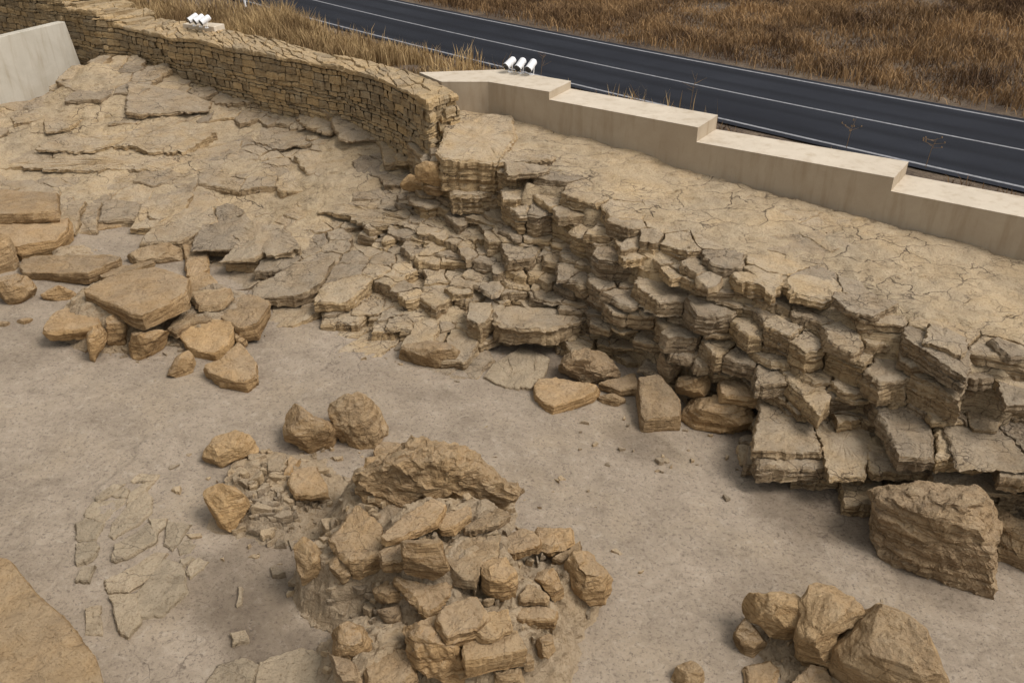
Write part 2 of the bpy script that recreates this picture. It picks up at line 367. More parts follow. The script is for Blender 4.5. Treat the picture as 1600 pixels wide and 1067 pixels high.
# dip below the floor in front of the foot of the face
for (x, y) in [(640,560),(740,580),(850,600),(990,690),(1170,745),(1340,790),(1600,850),(500,500),(380,440),(310,410),(220,375),(90,370),(-50,350),(1800,900)]:
    q = UF(x, y); q[2] -= 0.55; cw = np.vstack([cw, q])
def tps(r): return np.where(r > 0, r * r * np.log(r + 1e-12), 0)
def tps_fit(P, reg=0.002):
    n = len(P); R = np.linalg.norm(P[:, None, :2] - P[None, :, :2], axis=2)
    A = np.zeros((n + 3, n + 3)); A[:n, :n] = tps(R) + np.eye(n) * reg
    A[:n, n] = 1; A[:n, n + 1:] = P[:, :2]; A[n:, :n] = A[:n, n:].T
    return P[:, :2].copy(), np.linalg.solve(A, np.concatenate([P[:, 2], np.zeros(3)]))
_c, _w = tps_fit(cw)
def guide(x, y):
    x = np.asarray(x, float).ravel(); y = np.asarray(y, float).ravel(); out = np.zeros(len(x))
    for i in range(0, len(x), 20000):
        xx, yy = x[i:i + 20000], y[i:i + 20000]
        r = np.hypot(xx[:, None] - _c[None, :, 0], yy[:, None] - _c[None, :, 1])
        g = tps(r) @ _w[:-3] + _w[-3] + _w[-2] * xx + _w[-1] * yy
        out[i:i + 20000] = np.minimum(g, 2.5 - 0.15 * (1 - sstep(-3.5, -1.5, xx)))
    return out
def bedsurf(x, y):                           # bedding planes: w = z - bedsurf
    x = np.asarray(x, float); y = np.asarray(y, float)
    L = 1 - sstep(-6.5, -1.0, x - 0.25 * (y - 20))
    R_ = -0.036 * x + 0.07 * y + 0.697; Lf = 0.05 * x + 0.18 * y - 1.25
    return (1 - L) * R_ + L * Lf + 0.045 * fbm(xy3(x, y, 0.35, 5), 4, 2)
FLOORLINE = [UF(x, y) for x, y in [(-300,300),(-50,325),(0,330),(100,345),(190,343),(240,336),(330,368),(400,402),(470,436),(540,478),(610,512),(640,528),(740,555),(860,590),(930,612),(1000,648),(1170,708),(1250,728),(1340,748),(1480,768),(1600,796),(1900,880)]]
WALLLINE = [U(2000, 510, 1.1), U(1800,455,1.25), U(1600,400,1.5), U(1397,349,1.7), U(1212,297,1.9), U(1060,246,2.1), U(911,207,2.2), U(807,182,2.3), U(763,170,2.35), U(700,168,2.35), U(655,235,1.6),
            U(624,220,1.65), U(523,166,1.8), U(422,134,1.9), U(337,110,2.0), U(219,93,2.1), U(133,120,1.4), U(0,178,1.1), U(-200,240,.9), U(-400,290,.7)]
POLY = np.array([p[:2] for p in FLOORLINE + WALLLINE])
def inside(x, y, poly=POLY):
    x = np.asarray(x); y = np.asarray(y); c = np.zeros(x.shape, bool); q = np.roll(poly, -1, 0)
    for a, b in zip(poly, q):
        k = ((a[1] > y) != (b[1] > y)) & (x < (b[0] - a[0]) * (y - a[1]) / (b[1] - a[1] + 1e-12) + a[0])
        c ^= k
    return c
EDGE = np.array([U(x, y, z)[:2] for x, y, z in [(690,240,2.2),(800,245,2.2),(830,292,2.0),(920,315,1.95),(990,350,1.8),(1140,420,1.62),(1230,430,1.55),(1300,452,1.48),(1350,504,1.4),(1430,527,1.32),(1500,542,1.26),(1600,572,1.18),(1800,650,.95)]])
PLAT = np.array([p[:2] for p in WALLLINE[:10]] + list(EDGE))
def seg_dist(x, y, line):
    d = np.full(len(x), 1e9)
    for a, b in zip(line[:-1], line[1:]):
        v = b - a; t = np.clip(((x - a[0]) * v[0] + (y - a[1]) * v[1]) / (v @ v), 0, 1)
        d = np.minimum(d, np.hypot(x - a[0] - t * v[0], y - a[1] - t * v[1]))
    return d
def region(x, y):
    """1 on the smooth plateau, 0 on broken ground; second: 1 on the left-hand slabs"""
    pl = inside(x, y, PLAT).astype(float) * sstep(0.15, 0.8, seg_dist(x, y, EDGE))
    left = 1 - sstep(-5.5, -2.5, x + 0.0 * y)
    smooth = sstep(0, 1.2, 1.6 - np.hypot((x + 4.3) / 1.6, (y - 22.3) / 1.3))     # the concave bare slope under the wall end
    for (qx, qy, qz), a_, b_ in SMOOTHS:
        smooth = np.maximum(smooth, sstep(0, .8, 1.5 - np.hypot((x - qx) / a_, (y - qy) / b_)))
    return pl, left, smooth
SMOOTHS = [(U(110, 190, 1.1), 2.6, 1.9), (U(60, 235, .8), 2.2, 1.3), (U(250, 260, .8), 1.8, .9), (U(560, 240, 1.2), 1.6, 1.5)]
CAVE = [(U(950, 530, -.2), 0.85, -0.05, 0.9), (U(820, 560, -.8), 0.9, -0.55, 0.5), (U(1560, 780, -1.1), 1.6, -0.85, 0.7), (U(1130, 625, -.5), .95, .02, .8), (U(1050, 600, -.5), .75, .0, .8)]
def clip_cell(seed, nb, R):
    poly = [seed + np.array(v) * R for v in ((-1, -1), (1, -1), (1, 1), (-1, 1))]
    for q in nb:
        m = (seed + q) / 2; n = q - seed
        out = []; k = len(poly); dd = [(p - m) @ n for p in poly]
        for i in range(k):
            a, b = poly[i], poly[(i + 1) % k]; da, db = dd[i], dd[(i + 1) % k]
            if da <= 0: out.append(a)
            if (da < 0) != (db < 0) and da != db: out.append(a + (b - a) * (da / (da - db)))
        poly = out
        if len(poly) < 3: return None
    return np.array(poly)
def inset(poly, g):
    c = poly.mean(0); d = poly - c; L = np.linalg.norm(d, axis=1, keepdims=True)
    return c + d * np.maximum(1 - g / (L + 1e-6), 0.5)

def guide_w(x, y):
    g = guide(x, y)
    s = g - bedsurf(x, y)
    pl = inside(x, y, PLAT)
    k = np.where(pl, sstep(0.0, 0.25, seg_dist(x, y, EDGE)), 0)
    return s * (1 - k) + 0.0 * k
def make_bedrock():
    acc = Acc(); r = np.random.default_rng(21)
    T = r.choice([0.07, 0.11, 0.16, 0.22, 0.30], p=[.22, .28, .27, .15, .08], size=60)
    T[0] = 0.16
    tops = -np.concatenate([[0], np.cumsum(T)]); tops = tops[tops > -3.9]
    levels = list(tops[::-1]) + [0.12, 0.22, 0.36, 0.46]
    xmin, xmax, ymin, ymax = -18, 14, 9, 33
    nblk = 0; k = 0; K = len(levels) - 1
    while k < K:
        ng = int(r.choice([1, 2, 3], p=[.72, .23, .05])); ks = [q for q in range(k, min(k + ng, K))]; k += ng
        W0, W1 = levels[ks[0]], levels[ks[-1] + 1]
        nc = 30000; cx = r.uniform(xmin, xmax, nc); cy = r.uniform(ymin, ymax, nc)
        ins = inside(cx, cy, POLY); cx, cy = cx[ins], cy[ins]
        s = guide_w(cx, cy)
        keep = (s > W0 - 1.2) & (s < W1 + 1.7)
        cx, cy, s = cx[keep], cy[keep], s[keep]
        if len(cx) < 5: continue
        pl, left, sm = region(cx, cy)
        size = 0.54 + 0.50 * fbm(xy3(cx, cy, 0.7, k * 3.1), 9, 2) + 0.22 * left + 0.5 * pl + 0.5 * sm + .30 * inside(cx, cy, PLAT) * (1 - pl) - .10 * ((cx > -8) & (cx < -1) & (cy < 22)) + 0.12 * r.standard_normal(len(cx)) + .08 * (ng > 2)
        size = np.clip(size, 0.22, 1.6)
        ang = -0.60 + r.uniform(-.3, .3); ca, sa = math.cos(ang), math.sin(ang)
        sel = []; cell = 1.5; grid = {}
        for i in range(len(cx)):
            gx, gy = int(cx[i] // cell), int(cy[i] // cell); ok = True
            for a in (-1, 0, 1):
                for b in (-1, 0, 1):
                    for j in grid.get((gx + a, gy + b), ()):
                        dx, dy = cx[i] - cx[j], cy[i] - cy[j]
                        if max(abs(dx * ca + dy * sa), abs(-dx * sa + dy * ca) * 1.9) < (size[i] + size[j]) * .5: ok = False; break
                    if not ok: break
                if not ok: break
            if ok: grid.setdefault((gx, gy), []).append(i); sel.append(i)
        sx, sy, ss, sz, spl, sleft, ssm = (a[sel] for a in (cx, cy, s, size, pl, left, sm))
        if len(sx) < 4: continue
        zb = bedsurf(sx, sy)
        calm = (1 - 0.95 * spl) * (1 - 0.8 * ssm) * (1 - 0.62 * sleft)
        inpl = inside(sx, sy, PLAT)
        ercell = 0.045 * r.standard_normal(len(sx)) * calm
        gb = guide_w(sx, sy)
        slope = np.hypot(guide(sx + 0.25, sy) - guide(sx, sy), guide(sx, sy + 0.25) - guide(sx, sy)) / 0.25
        e_ = 0.2; bgx = (bedsurf(sx + e_, sy) - zb) / e_; bgy = (bedsurf(sx, sy + e_) - zb) / e_
        cells = {}
        tonec = np.clip(r.normal(.5, .2, len(sx)) + .15 * spl, 0, 1)
        for li in ks:
            w0, w1 = levels[li], levels[li + 1]; t = w1 - w0
            er = ercell + (0.12 + .08 * (sx < 1.5)) * fbm(xy3(sx, sy, 0.5, li * 1.3), 31 + li, 3) * calm * (1 - .8 * inpl)
            eff = ss + er
            for (cc, rad, ztop, dep) in CAVE:
                dd = np.hypot(sx - cc[0], sy - cc[1]); eff = eff - np.where(zb + w1 < ztop + 0.05, dep * 2.0 * (1 - sstep(0.55, 1.0, dd / rad)), 0)
            exist = eff > w0 + t * 0.5
            exposed = exist & (eff < w1 + 0.45 + np.minimum(slope, 2.4) * (0.3 + .6 * sz) + 0.3)
            for i in np.nonzero(exposed)[0]:
                if i not in cells:
                    d = np.hypot(sx - sx[i], sy - sy[i]); nb = np.argsort(d)[1:20]; nb = nb[d[nb] < 4]
                    cells[i] = clip_cell(np.array([sx[i], sy[i]]), [np.array([sx[j], sy[j]]) for j in nb], min(1.7, sz[i] * 1.5))
                c = cells[i]
                if c is None or abs(area(c)) < 0.015: continue
                gap = 0.002 + 0.007 * (1 - .85 * spl[i]) * (1 - .6 * ssm[i]) * (1 - .4 * sleft[i]) * r.uniform(0.1, 1.6)
                c = inset(c, gap * 1.6) + r.normal(0, .012, 2) * calm[i]
                dist = math.hypot(sx[i], sy[i]); ds = 0.05 if dist < 15 else 0.065 if dist < 20 else 0.09
                jit = 0.014 * calm[i]
                prism(acc, c, zb[i] + w1 + r.normal(0, jit * .5), zb[i] + w0 - 0.03, ds=ds, jag=0.013 * (1 - .5 * spl[i]), tone=float(np.clip(tonec[i] + r.normal(0, .08), 0, 1)),
                      lam=0.018 * (1 - .5 * sleft[i]), nz=max(3, int(t / 0.04)), bevel=r.uniform(0.008, 0.03) * (1 - .6 * spl[i]), r=r, flare=r.uniform(-.015, .02),
                      tilt=(bgx[i] + r.normal(0, jit), bgy[i] + r.normal(0, jit)))
                nblk += 1
    print('bedrock blocks', nblk, 'verts', acc.n)
    o = acc.build('bedrock', M['bed'], disp=lambda v: vdisp(v, 0.05, 1.6, 0.02, 8, 3, 1.5))
    tag(o, kind='structure')
    return o
def make_core():
    acc = Acc()
    xs = np.arange(-18.5, 14.5, 0.055); ys = np.arange(8.5, 33.5, 0.055)
    X, Y = np.meshgrid(xs, ys); x = X.ravel(); y = Y.ravel()
    z = guide_w(x, y) + bedsurf(x, y)
    pl, left, sm = region(x, y)
    slo = np.hypot(guide(x + .25, y) - guide(x, y), guide(x, y + .25) - guide(x, y)) / .25
    z = z - 0.20 * (1 - left) * (1 - pl) - .32 * sstep(.5, 1.3, slo) * (1 - pl) + 0.012 * pl - left * 0.015 + .045 * sm
    z = z + (0.05 * (1 - pl) * (1 - .5 * left) + .012 * pl) * fbm(xy3(x, y, 1.5), 2, 4)
    flat = np.clip(pl + sm + .6 * left, 0, 1)
    wv_ = .5 * fbm(xy3(x, y, 1.6), 71, 4)
    e1 = fbm(np.stack([x * .28, y * .75, 0 * x], 1), 72, 4) + .18 * wv_; e2 = fbm(np.stack([x * .35 + 9, y * .9, 0 * x + 4], 1), 73, 4) + .15 * wv_
    z = z + flat * (.040 * sstep(0, .018, e1) + .030 * sstep(.14, .16, e2) - .03 * sstep(.10, .12, -e2))
    for (cc, rad, ztop, dep) in CAVE:
        dd = np.hypot(x - cc[0], y - cc[1]); z = np.where(z < ztop + 1.2, z - dep * 1.3 * (1 - sstep(0.6, 1.25, dd / rad)), z)
    ins = inside(x, y, POLY)
    z = np.where(ins, z, np.minimum(z, floor_z(x, y) - 0.3))
    back = (y > 0.0) & ~ins & (guide(x, y) > 0.5)
    nx = len(xs); i = np.arange(len(x)).reshape(len(ys), nx)
    keepc = ins.reshape(len(ys), nx)
    q = np.stack([i[:-1, :-1], i[:-1, 1:], i[1:, 1:], i[1:, :-1]], -1)
    k = keepc[:-1, :-1] | keepc[:-1, 1:] | keepc[1:, 1:] | keepc[1:, :-1]
    acc.add(np.column_stack([x, y, z]), q[k])
    return tag(acc.build('bedrock_face', M['core'], smooth=True, disp=lambda v: vdisp(v, 0.05, 1.6, 0.02, 8, 3, 1.5)), kind='structure')
make_bedrock(); make_core()

# ------------------------------------------------------------ pit floor
def grid_sheet(name, xs, ys, zf, mat, smooth=True):
    X, Y = np.meshgrid(xs, ys); x = X.ravel(); y = Y.ravel(); z = zf(x, y)
    nx = len(xs); i = np.arange(len(x)).reshape(len(ys), nx)
    q = np.stack([i[:-1, :-1], i[:-1, 1:], i[1:, 1:], i[1:, :-1]], -1).reshape(-1, 4)
    a = Acc(); a.add(np.column_stack([x, y, z]), q); return a.build(name, mat, smooth=smooth)
def floor_h(x, y):
    z = floor_z(x, y) + 0.06 * fbm(xy3(x, y, 0.45), 8, 4) + 0.018 * fbm(xy3(x, y, 2.6), 18, 4) + ridge_h(x, y)
    return z
xs = np.concatenate([np.linspace(-60, -17, 12), np.arange(-16.5, 12.5, 0.05), np.linspace(13, 60, 12)])
ys = np.concatenate([np.linspace(-40, 3.5, 12), np.arange(4, 23, 0.05), np.linspace(25, 34, 8)])
RIDGES = [([(560,590),(700,650),(850,720),(960,800),(1100,880),(1250,960)], .022, .5), ([(-80,868),(40,862),(110,850),(122,835),(160,760),(230,690)], .03, .7), ([(480,560),(640,610),(760,640),(860,690),(930,740)], .02, .3),
 ([(960,940),(1050,960),(1140,975)], .02, .3), ([(1150,760),(1250,800),(1330,850),(1420,920),(1540,975)], .022, .5), ([(420,600),(330,640),(270,690),(250,740)], .015, .4)]
RIDGES = [(np.array([UF(*q)[:2] for q in p_]), h_, f_) for p_, h_, f_ in RIDGES]
def ridge_h(x, y):
    wx = x + .16 * fbm(xy3(x, y, 1.3), 81, 4); wy = y + .16 * fbm(xy3(x, y, 1.3), 82, 4); z = 0 * x
    for L_, h_, f_ in RIDGES:
        best = np.full(len(x), 1e9); side = np.zeros(len(x))
        for a_, b_ in zip(L_[:-1], L_[1:]):
            v = b_ - a_; t = ((wx - a_[0]) * v[0] + (wy - a_[1]) * v[1]) / (v @ v); tc = np.clip(t, 0, 1)
            d = np.hypot(wx - a_[0] - tc * v[0], wy - a_[1] - tc * v[1]); c_ = ((wx - a_[0]) * v[1] - (wy - a_[1]) * v[0])
            m = d < best; best = np.where(m, d, best); side = np.where(m, np.where(c_ > 0, 1, 0) * (1 - sstep(0, .25, np.abs(t - tc) * np.linalg.norm(v))), side)
        z = z + h_ * 1.3 * side * np.exp(-best / f_)
    return z
gr = grid_sheet('ground', xs, ys, floor_h, M['floor']); tag(gr, kind='structure')
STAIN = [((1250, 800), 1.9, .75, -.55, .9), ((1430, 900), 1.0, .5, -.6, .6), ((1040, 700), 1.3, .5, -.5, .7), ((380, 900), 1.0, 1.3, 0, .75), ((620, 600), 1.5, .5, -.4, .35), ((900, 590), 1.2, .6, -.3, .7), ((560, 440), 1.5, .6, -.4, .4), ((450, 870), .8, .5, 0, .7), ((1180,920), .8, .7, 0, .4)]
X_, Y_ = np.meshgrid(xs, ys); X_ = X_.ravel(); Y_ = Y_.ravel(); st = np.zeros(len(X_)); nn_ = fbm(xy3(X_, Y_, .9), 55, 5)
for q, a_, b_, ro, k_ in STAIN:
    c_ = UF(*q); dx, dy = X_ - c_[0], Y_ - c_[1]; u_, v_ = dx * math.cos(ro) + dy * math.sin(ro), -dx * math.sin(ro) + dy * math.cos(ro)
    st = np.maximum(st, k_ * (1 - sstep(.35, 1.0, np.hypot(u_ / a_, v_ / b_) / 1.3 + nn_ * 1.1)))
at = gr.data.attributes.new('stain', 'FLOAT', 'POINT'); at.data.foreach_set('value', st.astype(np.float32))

# ------------------------------------------------------------ cream parapet, stepping down along the road
def box_strip(acc, a0, a1, b0, b1, zt, zb, ends=(True, True)):
    v = [(*a0, zb), (*a1, zb), (*b1, zb), (*b0, zb), (*a0, zt), (*a1, zt), (*b1, zt), (*b0, zt)]
    q = [(0, 1, 5, 4), (2, 3, 7, 6), (4, 5, 6, 7)]
    if ends[0]: q.append((3, 0, 4, 7))
    if ends[1]: q.append((1, 2, 6, 5))
    acc.add(v, q)
def px(x, y, z): return U(x, y, z)[:2]
def bevel(o, wd=0.012, seg=2):
    m = o.modifiers.new('bevel', 'BEVEL'); m.width = wd; m.segments = seg; m.limit_method = 'ANGLE'; m.angle_limit = D2R(40)
k0f, k0b = px(690, 128, 3.2), px(655, 113.5, 3.2)
k1f, k1b = px(763, 128, 3.2), px(785, 109, 3.2)
s1f, s1b = np.array([0.95, 22.2]), px(892, 127, 3.2)
s2f = np.array([4.33, 19.82]); s3f = np.array([8.06, 17.43]); s4f = np.array([13.9, 13.45])
s2b = s2f + (0.66, 1.0); s3b = s3f + (0.70, 1.0); s4b = s4f + (.7, 1.0)
par = bpy.data.objects.new('parapet_wall', None); COL.objects.link(par); par.location = (4, 20, 2)
tag(par, 'cream rendered parapet wall stepping down beside the road', 'wall')
def child(o, parent):
    o.parent = parent; o.matrix_parent_inverse = Matrix.Translation(-parent.location); return o
a = Acc()
SEG = [(k0f, k1f, k0b, k1b, 3.2), (k1f, s1f, k1b, s1b, 3.2), (s1f, s2f, s1b, s2b, 3.0), (s2f, s3f, s2b, s3b, 2.65), (s3f, s4f, s3b, s4b, 2.35)]
for i, (f0, f1, b0, b1, z) in enumerate(SEG):
    box_strip(a, f0, f1, b0, b1, z - 0.012, 0.6, (i == 0, i in (1, 2, 3, 4)))
child(a.build('wall_body', M['parapet']), par)
for i, (f0, f1, b0, b1, z) in enumerate(SEG):
    a = Acc(); e = 0.004
    dr = (f1 - f0) / np.linalg.norm(f1 - f0); nn = (b0 - f0) / np.linalg.norm(b0 - f0); n1 = (b1 - f1) / np.linalg.norm(b1 - f1)
    g1 = dr * e if i in (1, 2, 3, 4) else dr * -0.002
    box_strip(a, f0 - nn * e, f1 - n1 * e + g1, b0 + nn * e, b1 + n1 * e + g1, z, z - 0.012 + 0.001)
    o = child(a.build('lit_coping', M['cap_lit']), par)  # thin top sheet carrying the painted-in brightness
# ------------------------------------------------------------ white wall on the left
B1 = np.array([-16.64, 27.9]); dr = np.array([1.3, 3.58]); dr /= np.linalg.norm(dr)
e0 = B1 - dr * 9; e1 = np.array([-15.35, 31.1]) ; nn = np.array([-dr[1], dr[0]]) * 0.32
a = Acc(); nseg = 6
box_strip(a, e0, e1, e0 + nn, e1 + nn, 3.26, 0.2)
v = a.v[0]; v[[1, 2], 0] += 0.14; v[[1, 2], 1] += .45
o = a.build('rendered_wall', M['whitewall']); bevel(o, .015)
tag(o, 'smooth off-white rendered wall ending against the dry stone wall', 'wall')

# ------------------------------------------------------------ coursed masonry wall
WF = np.array([px(-60, -24, 3.8), px(60, -2, 3.8), px(106, 10, 3.62), px(146, 26, 3.42), px(185, 39, 3.2), px(304, 64, 3.2), px(439, 89, 3.2), px(540, 106, 3.2), px(597, 125, 3.2), px(630, 138, 3.2), px(668, 157, 3.2)])
WB = np.array([WF[0] + (1.0, 1.5), WF[1] + (1.0, 1.5), WF[2] + (1.0, 1.5), WF[3] + (1.0, 1.45), WF[4] + (.95, 1.3), px(304, 37, 3.2), px(405, 59, 3.2), px(540, 89, 3.2), px(600, 102, 3.2), px(655, 115, 3.2), px(712, 142, 3.2)])
def plen(P): return np.concatenate([[0], np.cumsum(np.linalg.norm(np.diff(P, axis=0), axis=1))])
sF = plen(WF); LW = sF[-1]
def wf(s): return np.array([np.interp(s, sF, WF[:, 0]), np.interp(s, sF, WF[:, 1])])
def wb(s): return np.array([np.interp(s, sF, WB[:, 0]), np.interp(s, sF, WB[:, 1])])
def wtop(s):
    if s < sF[2]: return 3.8
    if s < sF[3]: return 3.6
    if s < sF[4] - .1: return 3.4
    return 3.2
def make_masonry():
    acc = Acc(); r = np.random.default_rng(5)
    # core
    ss = np.arange(0, LW, 0.3)
    for s0, s1 in zip(ss[:-1], ss[1:]):
        f0, f1, b0, b1 = wf(s0), wf(s1), wb(s0), wb(s1); n0 = (b0 - f0) * 0.14
        box_strip(acc, f0 + n0, f1 + n0, b0 - n0, b1 - n0, wtop(s0) - 0.12, 0.8, (s0 == 0, True))
    acc.tone[-1][:] = 0.2
    def face(fn, inward, length, off=0.0, s_start=0.0):
        z = 0.9
        while z < 4.0:
            h = r.choice([0.10, 0.14, 0.18, 0.22]); s = s_start + r.uniform(-.3, 0)
            while s < length:
                L = r.uniform(0.16, 0.55) if h > .1 else r.uniform(.2, .7)
                if wtop(s + L / 2) - 0.06 > z and s + L > s_start:
                    z1 = min(z + h, wtop(s + L / 2) - 0.05)
                    a0, a1 = fn(max(s, s_start)), fn(min(s + L, length)); t = a1 - a0; ln = np.linalg.norm(t)
                    if ln > .05 and z1 - z > .04:
                        t /= ln; n = inward(s)
                        o = r.normal(0, 0.026) - off
                        if r.random() < .06: o += .05
                        g = 0.014
                        hh = h
                        if r.random() < .12: z1b = z1 + .0
                        p = [a0 + t * g + n * o, a1 - t * g + n * o, a1 - t * g + n * .3, a0 + t * g + n * .3]
                        prism(acc, np.array(p), z1 - .012, z + .010, ds=0.07, jag=0.012, tone=float(np.clip(r.normal(.5, .3), 0, 1)), lam=0.012, nz=3, bevel=0.022, r=r, tops=(.7,))
                s += L
            z += h
    face(wf, lambda s: (wb(s) - wf(s)) / np.linalg.norm(wb(s) - wf(s)), LW)
    E0, E1 = WF[-1], WB[-1]; Le = np.linalg.norm(E1 - E0); d = (E1 - E0) / Le; nin = (WF[-2] - WF[-1]); nin /= np.linalg.norm(nin)
    # the broken end: ragged courses stepping out towards the base
    z = 1.2
    while z < 3.12:
        h = r.choice([0.1, 0.13, 0.16, .2]); s = 0
        while s < Le:
            L = r.uniform(.2, .5); a0, a1 = E0 + d * s, E0 + d * min(s + L, Le + .05)
            o = -(3.2 - z) * 0.22 * (s / Le) + r.normal(0, .06) - .02
            p = [a0 + d * .01 + nin * o, a1 - d * .01 + nin * o, a1 - d * .01 + nin * .5, a0 + d * .01 + nin * .5]
            prism(acc, np.array(p), min(z + h, 3.15), z, ds=.07, jag=.012, tone=float(r.uniform(0.1, 1)), lam=.02, nz=3, bevel=.03, r=r, tops=(.7,))
            s += L
        z += h
    # flat capping stones
    pts = []; W = 1.0
    for i in range(30000):
        s, v = r.uniform(0, LW), r.uniform(-.02, 1.02)
        wdt = np.linalg.norm(wb(s) - wf(s))
        if all(max(abs(s - q[0]) * .8, abs(v - q[1]) * wdt) > .31 * q[2] for q in pts[-0:]): pts.append((s, v, r.uniform(.7, 1.5)))
        if len(pts) > 260: break
    P = np.array([(a_, b_ * 1.15) for a_, b_, _ in pts])
    for i in range(len(P)):
        dd = np.linalg.norm(P - P[i], axis=1); nb = np.argsort(dd)[1:16]
        c = clip_cell(P[i], list(P[nb]), .8)
        if c is None: continue
        c[:, 1] = np.clip(c[:, 1], -.03, 1.17); c[:, 0] = np.clip(c[:, 0], 0.05, LW)
        if abs(area(c)) < .01: continue
        c = inset(c, .007)
        st = [wtop(q[0]) for q in c]
        top = wtop(P[i][0]); 
        for q in c:
            if wtop(q[0]) != top: q[0] = P[i][0] + (q[0] - P[i][0]) * .35
        wc = np.array([wf(q[0]) + (wb(q[0]) - wf(q[0])) * q[1] / 1.15 for q in c])
        prism(acc, wc, top + r.normal(0, .015), top - .11, ds=.08, jag=.008, tone=float(np.clip(r.normal(.6, .25), 0, 1)), lam=.012, nz=2, bevel=.025, r=r, tilt=(r.normal(0, .03), r.normal(0, .03)))
    o = acc.build('dry_stone_wall', M['masonry'], disp=lambda v: vdisp(v, .055, 1.1, .018, 8, 9))
    tag(o, 'long curving dry stone wall of ochre coursed blocks with flat capping', 'wall')
make_masonry()

# ------------------------------------------------------------ road and the land around it
RZ = 2.2
near = np.array([px(*q, RZ) for q in [(400, 7), (530, 40), (786, 105), (1127, 187), (1600, 292)]])
cen = np.array([px(*q, RZ) for q in [(490, 0), (530, 11), (800, 72), (1070, 129), (1600, 235)]])
far = np.array([px(*q, RZ) for q in [(530, -16), (605, 0), (830, 45), (1060, 92), (1600, 190)]])
def fit(P):
    # quadratic x(y)-style fit in a frame along the road
    return P
RD = np.array([0.70, -0.714]); RN = np.array([0.714, 0.70])
def curve(P, s0=-90, s1=60, n=160):
    s = P @ RD; t = P @ RN; c = np.polyfit(s, t, 2 if True else 1)
    ss = np.linspace(s0, s1, n)
    lo_, hi_ = s.min(), s.max(); sc_ = np.clip(ss, lo_, hi_)
    tt = np.polyval(c, sc_) + (ss - sc_) * np.polyval(np.polyder(c), sc_)
    return ss, tt
sN, tN = curve(near); _, tF = curve(far); _, tC = curve(cen)
def P2(s, t): return np.stack([np.outer(s, RD)[:, 0] + t * RN[0], np.outer(s, RD)[:, 1] + t * RN[1]], 1)
a = Acc(); nt_ = 14; V = []; lane = []
edge_n = tN - 0.30; edge_f = tF + 0.30
for j in range(nt_ + 1):
    f = j / nt_; t = edge_n + (edge_f - edge_n) * f
    V.append(np.column_stack([P2(sN, t), np.full(len(sN), RZ)]))
n_ = len(sN); i = np.arange(n_ - 1)
Q = np.concatenate([np.column_stack([j * n_ + i, j * n_ + i + 1, (j + 1) * n_ + i + 1, (j + 1) * n_ + i]) for j in range(nt_)])
a.add(np.concatenate(V), Q)
o = a.build('road', M['asphalt'], smooth=True)
at = o.data.attributes.new('lane', 'FLOAT', 'POINT')
vals = np.concatenate([np.full(n_, sum(math.exp(-((j / nt_ - c) / .055) ** 2) for c in (.16, .38, .62, .86))) for j in range(nt_ + 1)])
at.data.foreach_set('value', vals.astype(np.float32)); tag(o, kind='structure')
def stripe(t, wd, name):
    a = Acc(); V = np.concatenate([np.column_stack([P2(sN, t - wd / 2), np.full(n_, RZ + .004)]), np.column_stack([P2(sN, t + wd / 2), np.full(n_, RZ + .004)])])
    a.add(V, np.column_stack([i, i + 1, n_ + i + 1, n_ + i])); return tag(a.build(name, M['line']), kind='structure')
stripe(tN, .11, 'road_marking'); stripe(tF, .11, 'road_marking'); stripe(tC, .09, 'road_marking')
# land: from behind the walls outwards, and beyond the road
BK = np.array([[-44, 52], (WF[0] + WB[0]) / 2, (WF[1] + WB[1]) / 2, (WF[4] + WB[4]) / 2, (WF[5] + WB[5]) / 2, (WF[6] + WB[6]) / 2, (WF[7] + WB[7]) / 2, (k0f + k0b) / 2, (k1f + k1b) / 2, (s1f + s1b) / 2, (s2f + s2b) / 2, (s3f + s3b) / 2, (s4f + s4b) / 2, [26, 5.5], [50, -12]])
sB = plen(BK)
def land_h(x, y):
    p = np.stack([x, y], 1); s = p @ RD; t = p @ RN
    en = np.interp(s, sN, edge_n); ef = np.interp(s, sN, edge_f)
    d = np.maximum(en - t, t - ef)
    beyond = t > ef
    z = RZ - 0.03 - 0.0 * d + sstep(0.2, 1.5, d) * 0.10 * fbm(xy3(x, y, .5), 44, 4) + np.where(beyond, 0.03 * np.clip(d - 1, 0, 300), 0)
    z = z + np.where(beyond, sstep(1, 6, d) * 0.5 * fbm(xy3(x, y, .12), 45, 3), 0)
    z = z + np.where(~beyond & (s < -22), sstep(.6, 3, d) * .45, 0)
    return np.where(d < 0.0, RZ - 0.05, z)
us = np.concatenate([np.arange(0, sB[-1], .35)]); vs = np.concatenate([np.arange(0, 40, .3), 40 * (1.07 ** np.arange(0, 36))])
BX = np.interp(us, sB, BK[:, 0]); BY = np.interp(us, sB, BK[:, 1])
X = (BX[None, :] + vs[:, None] * RN[0]).ravel(); Y = (BY[None, :] + vs[:, None] * RN[1]).ravel()
nx = len(us); ii = np.arange(len(X)).reshape(len(vs), nx)
a = Acc(); a.add(np.column_stack([X, Y, land_h(X, Y)]), np.stack([ii[:-1, :-1], ii[:-1, 1:], ii[1:, 1:], ii[1:, :-1]], -1).reshape(-1, 4))
tag(a.build('roadside_ground', M['soil'], smooth=True), kind='structure')

